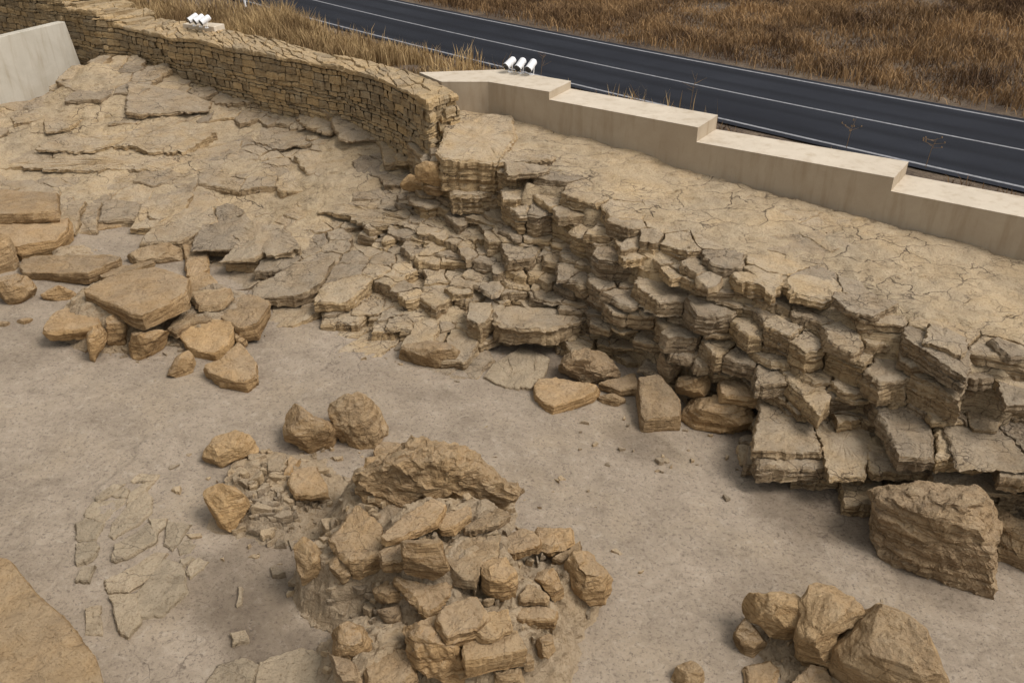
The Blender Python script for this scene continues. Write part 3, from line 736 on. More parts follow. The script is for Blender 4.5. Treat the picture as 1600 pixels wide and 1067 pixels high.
def blades(name, x, y, hmin, hmax, wid, mat, label, seed, lean=.35, tmod=None):
    r = np.random.default_rng(seed); n = len(x); z = land_h(x, y) - .02
    h = r.uniform(hmin, hmax, n) * np.clip(.85 + 1.1 * fbm(xy3(x, y, .7), seed + 5, 3), .45, 1.5); an = r.uniform(0, 6.283, n); la = r.uniform(0, 6.283, n); ln = h * r.uniform(.05, lean, n)
    wx, wy = np.cos(an) * wid * .5, np.sin(an) * wid * .5
    tone = np.clip(.5 + .5 * fbm(xy3(x, y, 1.1), seed, 3) + r.normal(0, .18, n), 0, 1)
    base = np.column_stack([x, y, z]); mid = base + np.column_stack([np.cos(la) * ln * .35, np.sin(la) * ln * .35, h * .6]); tip = base + np.column_stack([np.cos(la) * ln, np.sin(la) * ln, h * r.uniform(.8, 1, n)])
    if tmod is not None: tone = np.clip(tone + tmod, 0, 1)
    W = np.column_stack([wx, wy, np.zeros(n)])
    V = np.stack([base - W, base + W, mid + W * .8, mid - W * .8, tip], 1).reshape(-1, 3)
    k = np.arange(n) * 5
    a = Acc(); a.add(V, np.column_stack([k, k + 1, k + 2, k + 3]), np.column_stack([k + 3, k + 2, k + 4]), np.repeat(tone, 5))
    o = a.build(name, mat); tag(o, label, 'grass', kind='stuff'); return o
def frame_xy(n, rr, s0, s1, t0, t1, which):
    s = rr.uniform(s0, s1, n); base = np.interp(s, sN, edge_f if which == 'far' else edge_n)
    t = base + (rr.uniform(t0, t1, n)); p = P2(s, t); return p[:, 0], p[:, 1], s, t - base
r = np.random.default_rng(3)
x, y, s, d = frame_xy(330000, r, -40, 22, .25, 30, 'far')
k = (x > -14) & (x / np.maximum(y, 1) < .78) & (x / np.maximum(y, 1) > -.3) & (y < 60)
x, y, d = x[k], y[k], d[k]
dens = fbm(xy3(x, y, .35), 77, 4)
k = (dens + r.normal(0, .15, len(x)) > -.55) & ((d > .9) | (r.random(len(x)) < d * .5)) ; x, y, d = x[k], y[k], d[k]
cl = r.normal(0, .05, (2, len(x)))
blades('dry_field_grass', x + cl[0], y + cl[1], .15, .55, .026, M['grass'], 'dry brown grass covering the slope beyond the road', 91, 1.0, tmod=-.45 * sstep(9, 15, d + 5 * fbm(xy3(x, y, .15), 7, 3)) + .25 * sstep(.05, .3, fbm(xy3(x, y, .22), 17, 3)))
# golden grass strip between the stone wall and the road
x, y, s, d = frame_xy(200000, r, -52, -12, -12, -.5, 'near')
bx = np.interp(s, BK @ RD, BK @ RN); t_ = np.stack([x, y], 1) @ RN; dw = t_ - bx
dens = fbm(xy3(x, y, .5), 12, 4)
pr = sstep(.45, 1.1, dw) * (1 - sstep(3.2, 5.0, dw + dens * 1.5)) * (1 - sstep(-26, -19, s + dens * 3)) + .05 * (dens > .1)
k = (r.random(len(x)) < pr) & (dw > .6); x, y = x[k], y[k]
blades('golden_verge_grass', x, y, .3, .95, .028, M['gold'], 'tall golden dry grass behind the dry stone wall', 92, .5)
x, y, s, d = frame_xy(60000, r, -34, 10, -5, -.35, 'near')
bx = np.interp(s, BK @ RD, BK @ RN); dw = np.stack([x, y], 1) @ RN - bx
dens = fbm(xy3(x, y, .8), 14, 4)
k = (dw > .75) & (dens > .08) & (r.random(len(x)) < .4); x, y = x[k], y[k]
blades('verge_scrub', x, y, .06, .3, .02, M['grass'], 'sparse brown scrub on the bare shoulder between wall and road', 93, .9)

# ------------------------------------------------------------ spotlights, marker post, dry weeds
def tube(acc, p0, p1, r0, r1=None, n=20, caps=True):
    p0 = np.array(p0, float); p1 = np.array(p1, float); r1 = r0 if r1 is None else r1
    d = p1 - p0; d /= np.linalg.norm(d); u = np.cross(d, [0, 0, 1.0]) if abs(d[2]) < .95 else np.cross(d, [1.0, 0, 0]); u /= np.linalg.norm(u); v = np.cross(d, u)
    a_ = np.arange(n) / n * 2 * math.pi; c = np.outer(np.cos(a_), u) + np.outer(np.sin(a_), v)
    V = np.concatenate([p0 + c * r0, p1 + c * r1]); i = np.arange(n); j = (i + 1) % n
    T = []
    if caps:
        V = np.concatenate([V, [p0, p1]]); T = np.concatenate([np.column_stack([j, i, np.full(n, 2 * n)]), np.column_stack([n + i, n + j, np.full(n, 2 * n + 1)])])
    acc.add(V, np.column_stack([i, j, n + j, n + i]), T)
def empty(name, loc, label, cat, group=None):
    o = bpy.data.objects.new(name, None); COL.objects.link(o); o.location = [float(q) for q in loc]; return tag(o, label, cat, group)
def spotlight(loc, aim, label, group, sc=.86):
    root = empty('spotlight', loc, label, 'spotlight', group)
    aim = np.array(aim, float); aim /= np.linalg.norm(aim); up = np.array([0, 0, .30]) * sc
    r_ = .115 * sc; back = up - aim * .20 * sc; front = up + aim * .19 * sc
    a = Acc(); tube(a, back + aim * .03, front, r_, n=28); tube(a, back, back + aim * .03, r_ * .8, r_, n=28)
    tube(a, front, front + aim * .012, r_ * 1.03, n=28)
    tube(a, back + aim * .10, back + aim * .108, r_ * 1.02, n=28); tube(a, back + aim * .16, back + aim * .166, r_ * 1.02, n=28)
    a.build('housing', M['white'], root)
    a = Acc(); tube(a, front + aim * .012, front + aim * .03, r_ * .98, n=28); a.build('bezel', M['bezel'], root)
    a = Acc(); tube(a, front + aim * .03, front + aim * .036, r_ * .8, r_ * .7, n=28); a.build('lens', M['black'], root)
    side = np.cross(aim, [0, 0, 1.0]); side /= np.linalg.norm(side)
    a = Acc()
    for q in (-1, 1): tube(a, side * q * r_ * .7 + np.array([0, 0, .01]), up + side * q * r_ * .98 - up * .12, .014 * sc, n=8)
    tube(a, side * -r_ * .9 + np.array([0, 0, .016]), side * r_ * .9 + np.array([0, 0, .016]), .018 * sc, n=8)
    tube(a, (0, 0, 0), (0, 0, .02), .07 * sc, n=16); a.build('bracket', M['white'], root)
for q, lab in (((797, 113.5), 'leftmost of the three white spotlights on the cream parapet'), ((813.5, 115.5), 'middle one of the three white spotlights on the cream parapet'), ((830, 117.5), 'rightmost of the three white spotlights on the cream parapet')):
    spotlight(U(*q, 3.2), (-.42 - (0.2 if q[0] < 800 else 0), -.62, -.42), lab, 'spotlights on the parapet')
o = Acc(); c0 = U(322, 45, 3.2)
prism(o, np.array([c0[:2] + (-.75, -.05), c0[:2] + (.45, -.55), c0[:2] + (.65, -.05), c0[:2] + (-.55, .45)]), 3.36, 3.15, ds=.2, jag=0, lam=0, bevel=.015, nz=1)
o = o.build('plinth', M['cap_lit']); tag(o, 'small cream concrete plinth on top of the dry stone wall', 'plinth')
for q, lab in (((304, 41.5), 'leftmost of the three white spotlights on the stone wall plinth'), ((313.5, 43), 'middle one of the three white spotlights on the stone wall plinth'), ((323, 44.5), 'rightmost of the three white spotlights on the stone wall plinth')):
    spotlight(U(*q, 3.36), (-.62, -.55, -.38), lab, 'spotlights on the stone wall')
a = Acc(); pb = U(384, 11, 2.2); tube(a, (0, 0, 0), (-.10, 0, 1.0), .05, .045, n=8)
o = a.build('marker_post', M['white']); o.location = pb; tag(o, 'thin white roadside marker post leaning slightly beside the road', 'post')
def weed(pxy, h, seed, label, heads=0):
    r = np.random.default_rng(seed); root = U(*pxy); a = Acc()
    tube(a, (0, 0, 0), (.03, 0, h * .6), .008, .006, n=5); tube(a, (.03, 0, h * .6), (.10, 0, h), .006, .003, n=5)
    for i in range(7):
        z = h * r.uniform(.45, .95); an = r.uniform(0, 6.28); L = h * r.uniform(.15, .4)
        p1 = np.array([.05 + math.cos(an) * L, math.sin(an) * L, z + L * r.uniform(.1, .7)])
        tube(a, (.05, 0, z), p1, .005, .002, n=4)
        if heads: tube(a, p1, p1 + (0, 0, .035), .016, .012, n=6)
    o = a.build('dry_weed', M['twig']); o.location = root; tag(o, label, 'weed')
weed((1078, 172, 2.2), 1.0, 1, 'leaning dry weed stalk behind the parapet above its second step')
weed((1322, 232, 2.2), 0.75, 2, 'dry weed with small seed heads behind the third parapet section', 1)
weed((1446, 262, 2.2), 0.7, 4, 'faint dry weed behind the parapet right of its third step', 1)
weed((845, 122, 2.2), .8, 6, 'thin dry weed behind the parapet beside the spotlights')

# ------------------------------------------------------------ low rubble mounds that carry the loose stones
MOUND = [((700, 920), 1.4, 1.2, 1.0), ((620, 830), 1.15, .9, .6), ((770, 1010), 1.15, .95, .8), ((560, 910), .9, .75, .5), ((430, 775), 1.15, .24, .5), ((850, 930), .85, .6, .5), ((590, 1040), .8, .5, .4), ((700,790), 1.15, .72, .4),
         ((190, 500), 1.25, .62, .5), ((330, 500), 1.15, .42, .5), ((60, 400), 1.3, .2, .6), ((1270, 1010), .9, .25, .5)]
_mc = [(UF(*q)[:2], rad, h) for q, rad, h, _ in MOUND]
def mound_h(x, y):
    m = np.zeros(np.shape(x))
    for c, rad, h in _mc:
        d = np.hypot(x - c[0], y - c[1]) / rad
        m = np.maximum(m, h * (1 - sstep(.45, 1.15, d)))
    return m
def ground_z(x, y): return floor_z(x, y) + mound_h(np.asarray(x, float), np.asarray(y, float))
def hit(px_, py_, dz=0.0, surf=None):
    surf = surf or ground_z
    d = ray(px_, py_); d = d / np.linalg.norm(d); t = np.arange(6, 45, .02); P = np.array([0, 0, CAM_H]) + t[:, None] * d
    g = surf(P[:, 0], P[:, 1]) + dz; k = np.argmax(P[:, 2] <= g); return P[k]
def make_mound(name, cx, cy, R, idx, label):
    xs = np.arange(cx - R, cx + R, .035); ys = np.arange(cy - R, cy + R, .035)
    X, Y = np.meshgrid(xs, ys); x = X.ravel(); y = Y.ravel(); m = mound_h(x, y)
    n1 = fbm(xy3(x, y, 2.2), 61, 4); n2 = np.abs(fbm(xy3(x, y, 5), 62, 3))
    z = floor_z(x, y) + m - 0.07 + sstep(0.02, .25, m) * (.22 * n1 + .14 * n2) + .03
    z = np.where(m < .012, floor_z(x, y) - .12, z)
    i = np.arange(len(x)).reshape(len(ys), len(xs)); q = np.stack([i[:-1, :-1], i[:-1, 1:], i[1:, 1:], i[1:, :-1]], -1)
    mm = m.reshape(len(ys), len(xs)); k = mm[:-1, :-1] > .005
    a = Acc(); a.add(np.column_stack([x, y, z]), q[k])
    used = np.unique(a.q[0]); remap = np.full(len(x), -1); remap[used] = np.arange(len(used))
    a.v[0] = a.v[0][used]; a.q[0] = remap[a.q[0]]; a.tone[0] = a.tone[0][used]; a.n = len(used)
    o = a.build(name, M['mortar'], smooth=False, disp=lambda v: vdisp(v, .05, 3, .03, 10, 8)); tag(o, kind='structure'); return o
M['flag'] = rock_material('flagstone', (0.25, 0.196, 0.13), (0.38, 0.305, 0.205), (0.46, 0.375, 0.26), (0.38, 0.28, 0.17), 0.4, 0.3, 0.5, 0.3, 1.2, 1.5, dustcol=(.42, .35, .26))
M['mortar'] = rock_material('rubble_mortar', (0.23, 0.17, 0.108), (0.36, 0.28, 0.188), (0.45, 0.36, 0.255), (0.42, 0.30, 0.165), 0.6, 0.4, 0.0, 0.2, 1.3, dustcol=(.42, .345, .25))
c = UF(680, 900); make_mound('rubble_mound', c[0], c[1], 3.6, 0, '')
c = UF(230, 490); make_mound('rubble_mound', c[0], c[1], 3.0, 0, '')
c = UF(1270, 1010); make_mound('rubble_mound', c[0], c[1], 1.6, 0, '')

def slab(name, poly, dz, h, mat, label, cat, group=None, tilt=(0, 0), surf=None, seed=None, rough=1.0, kind=None, zabs=None, bev=.022):
    r = np.random.default_rng(abs(hash(str(poly))) % 99991 if seed is None else seed)
    P = np.array(poly, float); c = P.mean(0)
    r = np.random.default_rng(int(c[0] * 7 + c[1] * 131) % 99991 if seed is None else seed)
    p0 = hit(c[0], c[1], dz, surf) if zabs is None else U(c[0], c[1], zabs)
    nrm = np.array([-tilt[0], -tilt[1], 1.0])
    W = np.array([UP(q[0], q[1], p0, nrm) for q in P])
    dist = np.linalg.norm(p0 - [0, 0, CAM_H]); ds = max(.03, dist * .0032)
    a = Acc(); xy = W[:, :2]; xy = xy.mean(0) + (xy - xy.mean(0)) * (1.12 if group in (gC, gL) else 1.04)
    o = resample(xy if area(xy) > 0 else xy[::-1], ds, .006 * rough, r); m = len(o); cc = o.mean(0); d = o - cc
    L = np.linalg.norm(d, axis=1, keepdims=True) + 1e-9; dn = d / L
    nz = max(4, int(h / ds)); rings = []; an = np.arctan2(d[:, 1], d[:, 0])
    lean = r.uniform(-.12, .12, 2) * h
    for k in range(nz + 1):
        f = k / nz
        bulge = h * (.05 * math.sin(math.pi * f) - .14 * (1 - f)) * rough + .014 * r.normal() * rough
        off = bulge - (bev * .5 if k == nz else 0)
        rings.append(np.column_stack([cc + d + dn * off * np.minimum(1, L / .1) + lean * (1 - f), np.full(m, -h + (h - bev) * f)]))
    rr = rings[-1][:, :2] - cc
    rings.append(np.column_stack([cc + rr * (1 - np.minimum(bev * 1.3 / L, .3)), np.zeros(m)]))
    nin = max(3, int(L.mean() / ds / 1.6))
    for k in range(1, nin + 1):
        sc = (1 - k / (nin + 1)); rings.append(np.column_stack([cc + rr * sc * .97, np.zeros(m)]))
    V = np.concatenate(rings + [np.array([[cc[0], cc[1], 0]])])
    V[:, 2] += p0[2] + (V[:, 0] - p0[0]) * tilt[0] + (V[:, 1] - p0[1]) * tilt[1]
    # chipped: cut corners with random planes
    ctr = V.mean(0); sz = math.sqrt(abs(area(o))) 
    for _ in range(9):
        n_ = r.normal(0, 1, 3); n_[2] = abs(n_[2]) * .6 - .15; n_ /= np.linalg.norm(n_)
        pr = (V - ctr) @ n_; lim = pr.max() * r.uniform(.87, .97); ex = np.maximum(pr - lim, 0); V = V - ex[:, None] * n_
    nr = len(rings); i = np.arange(m); j = (i + 1) % m
    Q = np.concatenate([np.column_stack([k * m + i, k * m + j, (k + 1) * m + j, (k + 1) * m + i]) for k in range(nr - 1)])
    T = np.concatenate([np.column_stack([(nr - 1) * m + i, (nr - 1) * m + j, np.full(m, nr * m)])])
    a.add(V, Q, T, float(r.uniform(.25, .85)))
    sc = min(1, sz)
    ob = a.build(name, M[mat], disp=lambda v: vdisp(v, .028 * sc * rough, 2.4 / max(sc, .4), .016 * rough, 11, 5 + seed_of(c)), loc=None if kind else (p0[0], p0[1], p0[2] - h))
    if kind: tag(ob, kind=kind)
    else: tag(ob, label, cat, group)
    return ob
def seed_of(c): return int(c[0] + c[1]) % 50
def boulder(name, poly, mat, label, cat, group=None, base=.34, depth=.42, cuts=9, rough=1.0, lift=0.0, surf=None, lay=0.0, seed=None):
    P = np.array(poly, float); c = P.mean(0)
    r = np.random.default_rng(int(c[0] * 7 + c[1] * 131) % 99991 if seed is None else seed)
    yb = P[:, 1].max(); hp = yb - P[:, 1].min()
    G = hit(c[0], yb - base * hp, lift, surf)
    C = UP(c[0], c[1], G, (0, 1, .25)); vd = C - np.array([0, 0, CAM_H]); dist = np.linalg.norm(vd); vd /= dist
    W = np.array([UP(q[0], q[1], C, vd) for q in P])
    ux = np.cross(vd, [0, 0, 1.0]); ux /= np.linalg.norm(ux); uy = np.cross(ux, vd)
    loc2 = np.stack([(W - C) @ ux, (W - C) @ uy], 1)
    if area(loc2) < 0: loc2 = loc2[::-1]
    loc2 = loc2.mean(0) + (loc2 - loc2.mean(0)) * (1.12 if group in (gC, gR) else 1.05)
    ds = max(.028, dist * .0030)
    o = resample(loc2, ds, .008 * rough, r); m = len(o)
    # soften corners a little
    o = .5 * o + .25 * (np.roll(o, 1, 0) + np.roll(o, -1, 0))
    D = math.sqrt(abs(area(o))) * depth * 1.15; cen = o.mean(0)
    nr_ = max(7, int(D * 1.6 / ds)); rings = []
    ths = np.linspace(-math.pi / 2 * .97, math.pi / 2 * .97, 2 * nr_ + 1)
    for th in ths:
        s_ = abs(math.cos(th)) ** .55; rings.append(np.column_stack([cen + (o - cen) * s_, np.full(m, math.copysign(abs(math.sin(th)) ** .9, th) * D)]))
    V = np.concatenate([np.array([[cen[0], cen[1], -D]])] + rings + [np.array([[cen[0], cen[1], D]])])
    ymin = V[:, 1].min(); V[:, 2] = np.minimum(V[:, 2], .62 * (V[:, 1] - ymin) + .02)
    for _ in range(cuts + 5):
        n_ = r.normal(0, 1, 3); n_[2] = abs(n_[2]) + .25; n_ /= np.linalg.norm(n_)
        pr = (V - [cen[0], cen[1], 0]) @ n_; lim = pr.max() * r.uniform(.60, .90); ex = np.maximum(pr - lim, 0); V = V - ex[:, None] * n_
    Vw = C + V[:, :1] * ux + V[:, 1:2] * uy - V[:, 2:] * vd
    i = np.arange(m); j = (i + 1) % m; R = len(rings)
    Q = np.concatenate([np.column_stack([1 + k * m + i, 1 + k * m + j, 1 + (k + 1) * m + j, 1 + (k + 1) * m + i]) for k in range(R - 1)])
    T = np.concatenate([np.column_stack([j + 1, i + 1, np.zeros(m, int)]), np.column_stack([1 + (R - 1) * m + i, 1 + (R - 1) * m + j, np.full(m, 1 + R * m)])])
    a = Acc(); a.add(Vw, Q, T, float(r.uniform(.3, .8))); sz = D / depth
    def dsp(v):
        v = vdisp(v, .03 * min(1.4, sz) * rough, 2.6 / max(sz, .5), .022 * rough, 9, 5 + seed_of(c))
        if lay:
            g = np.floor((v[:, 2] + .08 * fbm(v * .8, 3, 2)) / .07); off = vnoise(np.stack([g, g * 0, g * 0], 1) * 7.7 + fbm(v * 1.2, 4, 2)[:, None] * .8, 4)
            dr_ = v - C; dr_[:, 2] = 0; dr_ /= np.linalg.norm(dr_, axis=1, keepdims=True) + 1e-6; v = v + dr_ * (off * lay)[:, None]
        return v
    ob = a.build(name, M[mat], disp=dsp, loc=(C[0], C[1], float(Vw[:, 2].min())))
    return tag(ob, label, cat, group)
SL, BO = 'stone slab', 'boulder'
gL = 'ochre stones of the left group'; gC = 'stones on the central rubble mound'; gR = 'stones of the lower right group'; gF = 'fallen stones at the foot of the rock face'; gN = 'stones beside the central mound'
# left group
slab('stone_slab', [(-45,297),(0,297),(83,299),(84,330),(0,333),(-45,333)], .62, .30, 'ochre', 'thick rectangular slab at the far left edge, lying on a darker slab', SL, gL)
slab('stone_slab', [(-35,352),(80,350),(104,340),(107,352),(84,372),(32,384),(-35,374)], .22, .42, 'ochre', 'dark supporting slab under the thick rectangular slab at the left edge', SL, gL)
boulder('boulder', [(-25,370),(0,366),(14,369),(26,388),(28,415),(21,427),(0,433),(-25,430)], 'pale', 'whitish rounded boulder cut by the left edge of the photo', BO, gL)
boulder('boulder', [(-12,436),(0,434),(21,430),(45,430),(59,450),(57,478),(38,489),(17,485),(0,470),(-12,460)], 'ochre', 'rounded brown boulder below the whitish one at the left edge', BO, gL)
boulder('stone_block', [(64,457),(90,445),(118,457),(125,469),(104,478),(69,469)], 'ochre', 'small dark wedge stone under the long slab in the left group', BO, gL)
slab('stone_slab', [(33,410),(45,402),(184,398),(187,403),(132,424),(44,424)], .30, .30, 'ochre', 'long narrow slab lying level, between whitish boulder and big tabular slab', SL, gL, tilt=(.05, 0))
boulder('boulder', [(199,398),(222,388),(263,379),(288,391),(295,409),(281,421),(222,416),(205,409)], 'pale', 'rounded loaf-shaped stone behind the big tabular slab', BO, gL, cuts=6)
slab('stone_slab', [(156,426),(180,416),(236,407),(236,412),(194,426),(158,433)], .30, .12, 'ochre', 'thin sliver slab between long slab and loaf-shaped stone', SL, gL)
slab('stone_slab', [(127,451),(194,424),(243,419),(288,436),(283,461),(228,490),(206,487),(170,468)], .42, .36, 'ochre', 'big diamond-shaped tabular slab topping the left group', SL, gL, bev=.02, rough=.7)
boulder('stone_block', [(135,526),(163,492),(170,526),(142,577)], 'ochre', 'upright pointed stone under the left corner of the tabular slab', BO, gL, depth=.6, cuts=4)
boulder('stone_block', [(166,495),(196,495),(198,537),(180,547),(168,535)], 'ochre', 'upright mortared stone under the middle of the tabular slab', BO, gL, depth=.6, cuts=4)
boulder('stone_block', [(205,520),(243,515),(267,522),(256,547),(211,571),(196,558)], 'ochre', 'mortared stone under the right side of the tabular slab', BO, gL, depth=.6, cuts=6)
slab('stone_slab', [(68,509),(83,488),(135,474),(152,492),(149,509),(70,518)], .2, .26, 'ochre', 'flat slab on the floor left of the tabular slab', SL, gL)
slab('stone_slab', [(288,384),(324,381),(325,422),(294,433)], .22, .2, 'ochre', 'flat upright-set slab at the back right of the left group', SL, gL)
slab('stone_slab', [(294,436),(315,422),(336,436),(340,447),(291,454)], .22, .2, 'ochre', 'small peaked stone behind the notched slab in the left group', SL, gL, tilt=(0, .3))
slab('stone_slab', [(288,457),(312,452),(360,450),(363,457),(343,474),(312,476),(302,464)], .22, .18, 'pale', 'pale notched slab right of the tabular slab', SL, gL)
slab('stone_slab', [(347,492),(364,464),(385,459),(416,471),(419,478),(402,506),(374,509)], .24, .38, 'ochre', 'rightmost thick slab of the left group with layered side', SL, gL)
slab('stone_slab', [(277,513),(302,499),(364,500),(362,513),(350,544),(333,549),(302,544),(288,530)], .26, .24, 'orange', 'shield-shaped orange slab leaning at the front right of the left group', SL, gL, tilt=(0, .25))
boulder('boulder', [(257,592),(274,558),(295,547),(308,565),(302,582),(277,598)], 'ochre', 'small triangular stone at the front tip of the left group', BO, gL)
slab('stone_slab', [(319,572),(347,561),(374,533),(395,565),(396,582),(378,596),(340,588)], .30, .34, 'ochre', 'frontmost thick stone of the left group with a split front face', SL, gL, tilt=(0, .12))
slab('stone_slab', [(260,509),(288,490),(326,490),(332,499),(298,503),(277,516)], .12, .2, 'pale', 'low pale stone between tabular slab and shield-shaped slab', SL, gL)
boulder('stone_block', [(364,512),(385,520),(388,545),(368,552)], 'ochre', 'small stone wedged under the rightmost thick slab', BO, gL)
slab('stone_slab', [(133,336),(180,322),(206,318),(199,348),(139,363)], .05, .15, 'ochre', 'flat four-sided slab set flush in the floor behind the left group', SL)
slab('stone_slab', [(110,330),(140,320),(160,322),(132,336),(112,340)], .03, .1, 'pale', 'pale flush sliver touching the flat four-sided slab', SL)
boulder('cobble', [(-4,502),(17,502),(18,511),(-4,513)], 'pale', 'tiny stone at the left edge below the brown boulder', 'stone')
boulder('cobble', [(19,499),(52,497),(54,506),(21,509)], 'ochre', 'small flat stone beside the brown boulder at left', 'stone')
boulder('cobble', [(262,368),(277,366),(277,377),(262,377)], 'pale', 'lone small stone between bedrock slabs and the left group', 'stone')
boulder('cobble', [(268,350),(285,352),(283,361),(268,359)], 'ochre', 'small stone lying against the edge of the bedrock slabs', 'stone')
# beside and on the central mound
boulder('boulder', [(314,722),(318,706),(336,684),(366,670),(391,681),(404,701),(401,724),(373,734),(341,744),(323,737)], 'pale', 'pale round boulder, leftmost beside the central mound', BO, gN)
boulder('stone_block', [(317,767),(341,754),(376,767),(397,785),(386,808),(361,828),(336,818),(320,792)], 'orange', 'cracked orange block in front of the pale round boulder', BO, gN, cuts=5)
boulder('boulder', [(439,643),(452,630),(465,630),(485,651),(518,658),(528,689),(523,714),(510,722),(480,706),(444,684)], 'ochre', 'elongated brown boulder leaning at the back left of the mound', BO, gN, cuts=7)
boulder('boulder', [(514,636),(543,614),(568,618),(601,641),(610,674),(594,696),(571,709),(558,711),(530,691),(523,666)], 'pale', 'pitted pale boulder standing tallest at the back of the mound', BO, gN, depth=.5, rough=1.4, lift=.1)
slab('stone_block', [(581,705),(596,688),(629,690),(641,703),(614,720),(586,716)], .25, .2, 'ochre', 'small block at the foot of the pitted pale boulder', BO, gN)
boulder('stone_block', [(566,714),(606,714),(596,737),(571,746)], 'ochre', 'dark wedge stone below the pitted pale boulder', BO, gN)
slab('stone_slab', [(448,748),(465,730),(494,725),(516,770),(485,771),(457,769)], .22, .16, 'ochre', 'flat five-sided slab left of the weathered rock mass', SL, gN)
slab('stone_slab', [(442,739),(452,711),(470,716),(452,742)], .08, .1, 'ochre', 'narrow flat stone behind the five-sided slab', SL, gN)
boulder('weathered_boulder', [(575,745),(600,720),(640,700),(665,695),(720,715),(760,735),(800,760),(818,780),(800,797),(740,800),(690,792),(640,815),(595,805),(578,778)], 'pale', 'large weathered pale rock along the back of the mound', BO, gC, depth=.40, rough=2.6, cuts=0, base=.35)
slab('stone_slab', [(518,842),(558,790),(595,827),(592,862),(556,880),(530,862)], .38, .34, 'ochre', 'pointed kite-shaped slab on the left flank of the mound', SL, gC, tilt=(.1, .2))
slab('stone_slab', [(600,837),(629,807),(676,780),(693,790),(680,817),(609,844)], .24, .12, 'ochre', 'long triangular slab in front of the weathered pale rock', SL, gC)
slab('stone_block', [(592,862),(609,845),(634,845),(636,872),(598,876)], .25, .25, 'ochre', 'small block between kite-shaped slab and upright block', BO, gC)
boulder('stone_block', [(631,847),(673,827),(683,831),(700,888),(673,910),(636,898)], 'ochre', 'upright cracked five-sided block in the middle of the mound', BO, gC, depth=.36, cuts=3, rough=.7, lift=.1)
slab('stone_slab', [(690,861),(730,841),(777,837),(774,868),(750,881),(747,900),(710,898),(703,878)], .12, .2, 'pale', 'whitish mortar-smeared slab right of the upright cracked block', SL, gC)
slab('stone_block', [(781,845),(811,826),(838,831),(845,850),(804,862),(781,856)], .22, .2, 'ochre', 'oblong stone right of the whitish slab', BO, gC)
slab('stone_slab', [(676,810),(730,790),(734,804),(710,824),(690,824)], .16, .14, 'ochre', 'small slab right of the long triangular slab', SL, gC)
slab('stone_slab', [(723,824),(777,793),(798,804),(777,817),(737,827)], .16, .14, 'pale', 'pale oblong slab at the back right of the mound', SL, gC)
slab('stone_block', [(838,824),(889,824),(892,844),(862,854),(842,846)], .2, .25, 'ochre', 'stone at the upper right shoulder of the mound', BO, gC)
slab('stone_block', [(865,868),(906,844),(907,859),(879,876)], .12, .22, 'ochre', 'narrow stone between shoulder stone and far right block', BO, gC)
boulder('stone_block', [(885,895),(896,864),(926,868),(956,905),(953,922),(936,954),(906,928),(889,915)], 'ochre', 'large squarish block at the far right tip of the mound', BO, gC, cuts=6, rough=1.2)
boulder('stone_block', [(754,878),(791,869),(808,905),(801,932),(788,939),(757,928)], 'ochre', 'upright wedge block with a concave front near the mound centre', BO, gC, cuts=5, lift=.1)
boulder('stone_block', [(842,895),(862,885),(875,905),(884,932),(869,945),(855,922),(838,908)], 'ochre', 'slim upright stone between wedge block and far right block', BO, gC)
slab('stone_block', [(808,928),(825,910),(855,925),(855,936),(811,936)], .2, .16, 'pale', 'small pale stone on top of the layered stone at right', BO, gC)
slab('stone_block', [(808,952),(838,944),(869,954),(868,966),(811,966)], .12, .2, 'ochre', 'layered oblong stone under the small pale stone at right', BO, gC)
slab('stone_slab', [(613,899),(676,913),(709,906),(700,932),(668,958),(642,928)], .22, .28, 'ochre', 'spike-shaped slab pointing down at the front of the mound', SL, gC, tilt=(0, .3))
slab('stone_block', [(681,962),(700,940),(744,932),(763,962),(744,980),(696,992)], .25, .28, 'ochre', 'five-sided stone below the spike-shaped slab', BO, gC)
slab('stone_block', [(744,986),(764,955),(791,952),(798,980),(764,996)], .16, .2, 'pale', 'small stone right of the five-sided stone', BO, gC)
slab('stone_block', [(725,1003),(808,984),(818,1012),(730,1032)], .28, .32, 'orange', 'big brick-shaped orange block at the front of the mound', BO, gC, rough=.7)
boulder('boulder', [(511,989),(541,972),(575,982),(587,1013),(558,1032),(518,1018)], 'ochre', 'rounded stone at the lower left foot of the mound', BO, gC)
slab('stone_slab', [(567,1030),(592,1003),(642,1016),(646,1052),(620,1072),(575,1060)], .2, .3, 'ochre', 'low flat stone at the bottom edge right of the rounded stone', SL, gC)
boulder('stone_block', [(511,1022),(545,1028),(572,1050),(560,1085),(525,1060)], 'grey', 'banded grey stone under the rounded lower left stone', BO, gC, lay=.02)
boulder('stone_block', [(460,854),(480,837),(500,860),(507,886),(504,908),(474,912)], 'orange', 'orange stone at the left edge of the mound', BO, gC)
boulder('stone_block', [(509,885),(526,862),(551,891),(537,914)], 'ochre', 'small stone under the kite-shaped slab', BO, gC)
boulder('stone_block', [(580,925),(606,901),(636,925),(629,944),(585,938)], 'ochre', 'dark stone in the hollow left of the spike-shaped slab', BO, gC)
boulder('stone_block', [(590,954),(627,944),(642,967),(609,980)], 'grey', 'grey stone deep in the hollow below the dark stone', BO, gC)
boulder('stone_block', [(632,975),(680,968),(722,1010),(727,1050),(710,1075),(650,1038)], 'ochre', 'dark brown mass left of the brick-shaped orange block', BO, gC, rough=1.6)
boulder('stone_block', [(838,1003),(862,984),(867,1016),(845,1043)], 'ochre', 'slim slanted stone at the right foot of the mound', BO, gC)
boulder('cobble', [(818,1016),(831,1018),(833,1046),(815,1048)], 'pale', 'small round stone right of the brick-shaped orange block', 'stone', gC)
boulder('cobble', [(770,1050),(811,1044),(822,1067),(780,1080)], 'pale', 'pale stone at the bottom edge below the orange brick-shaped block', 'stone', gC)
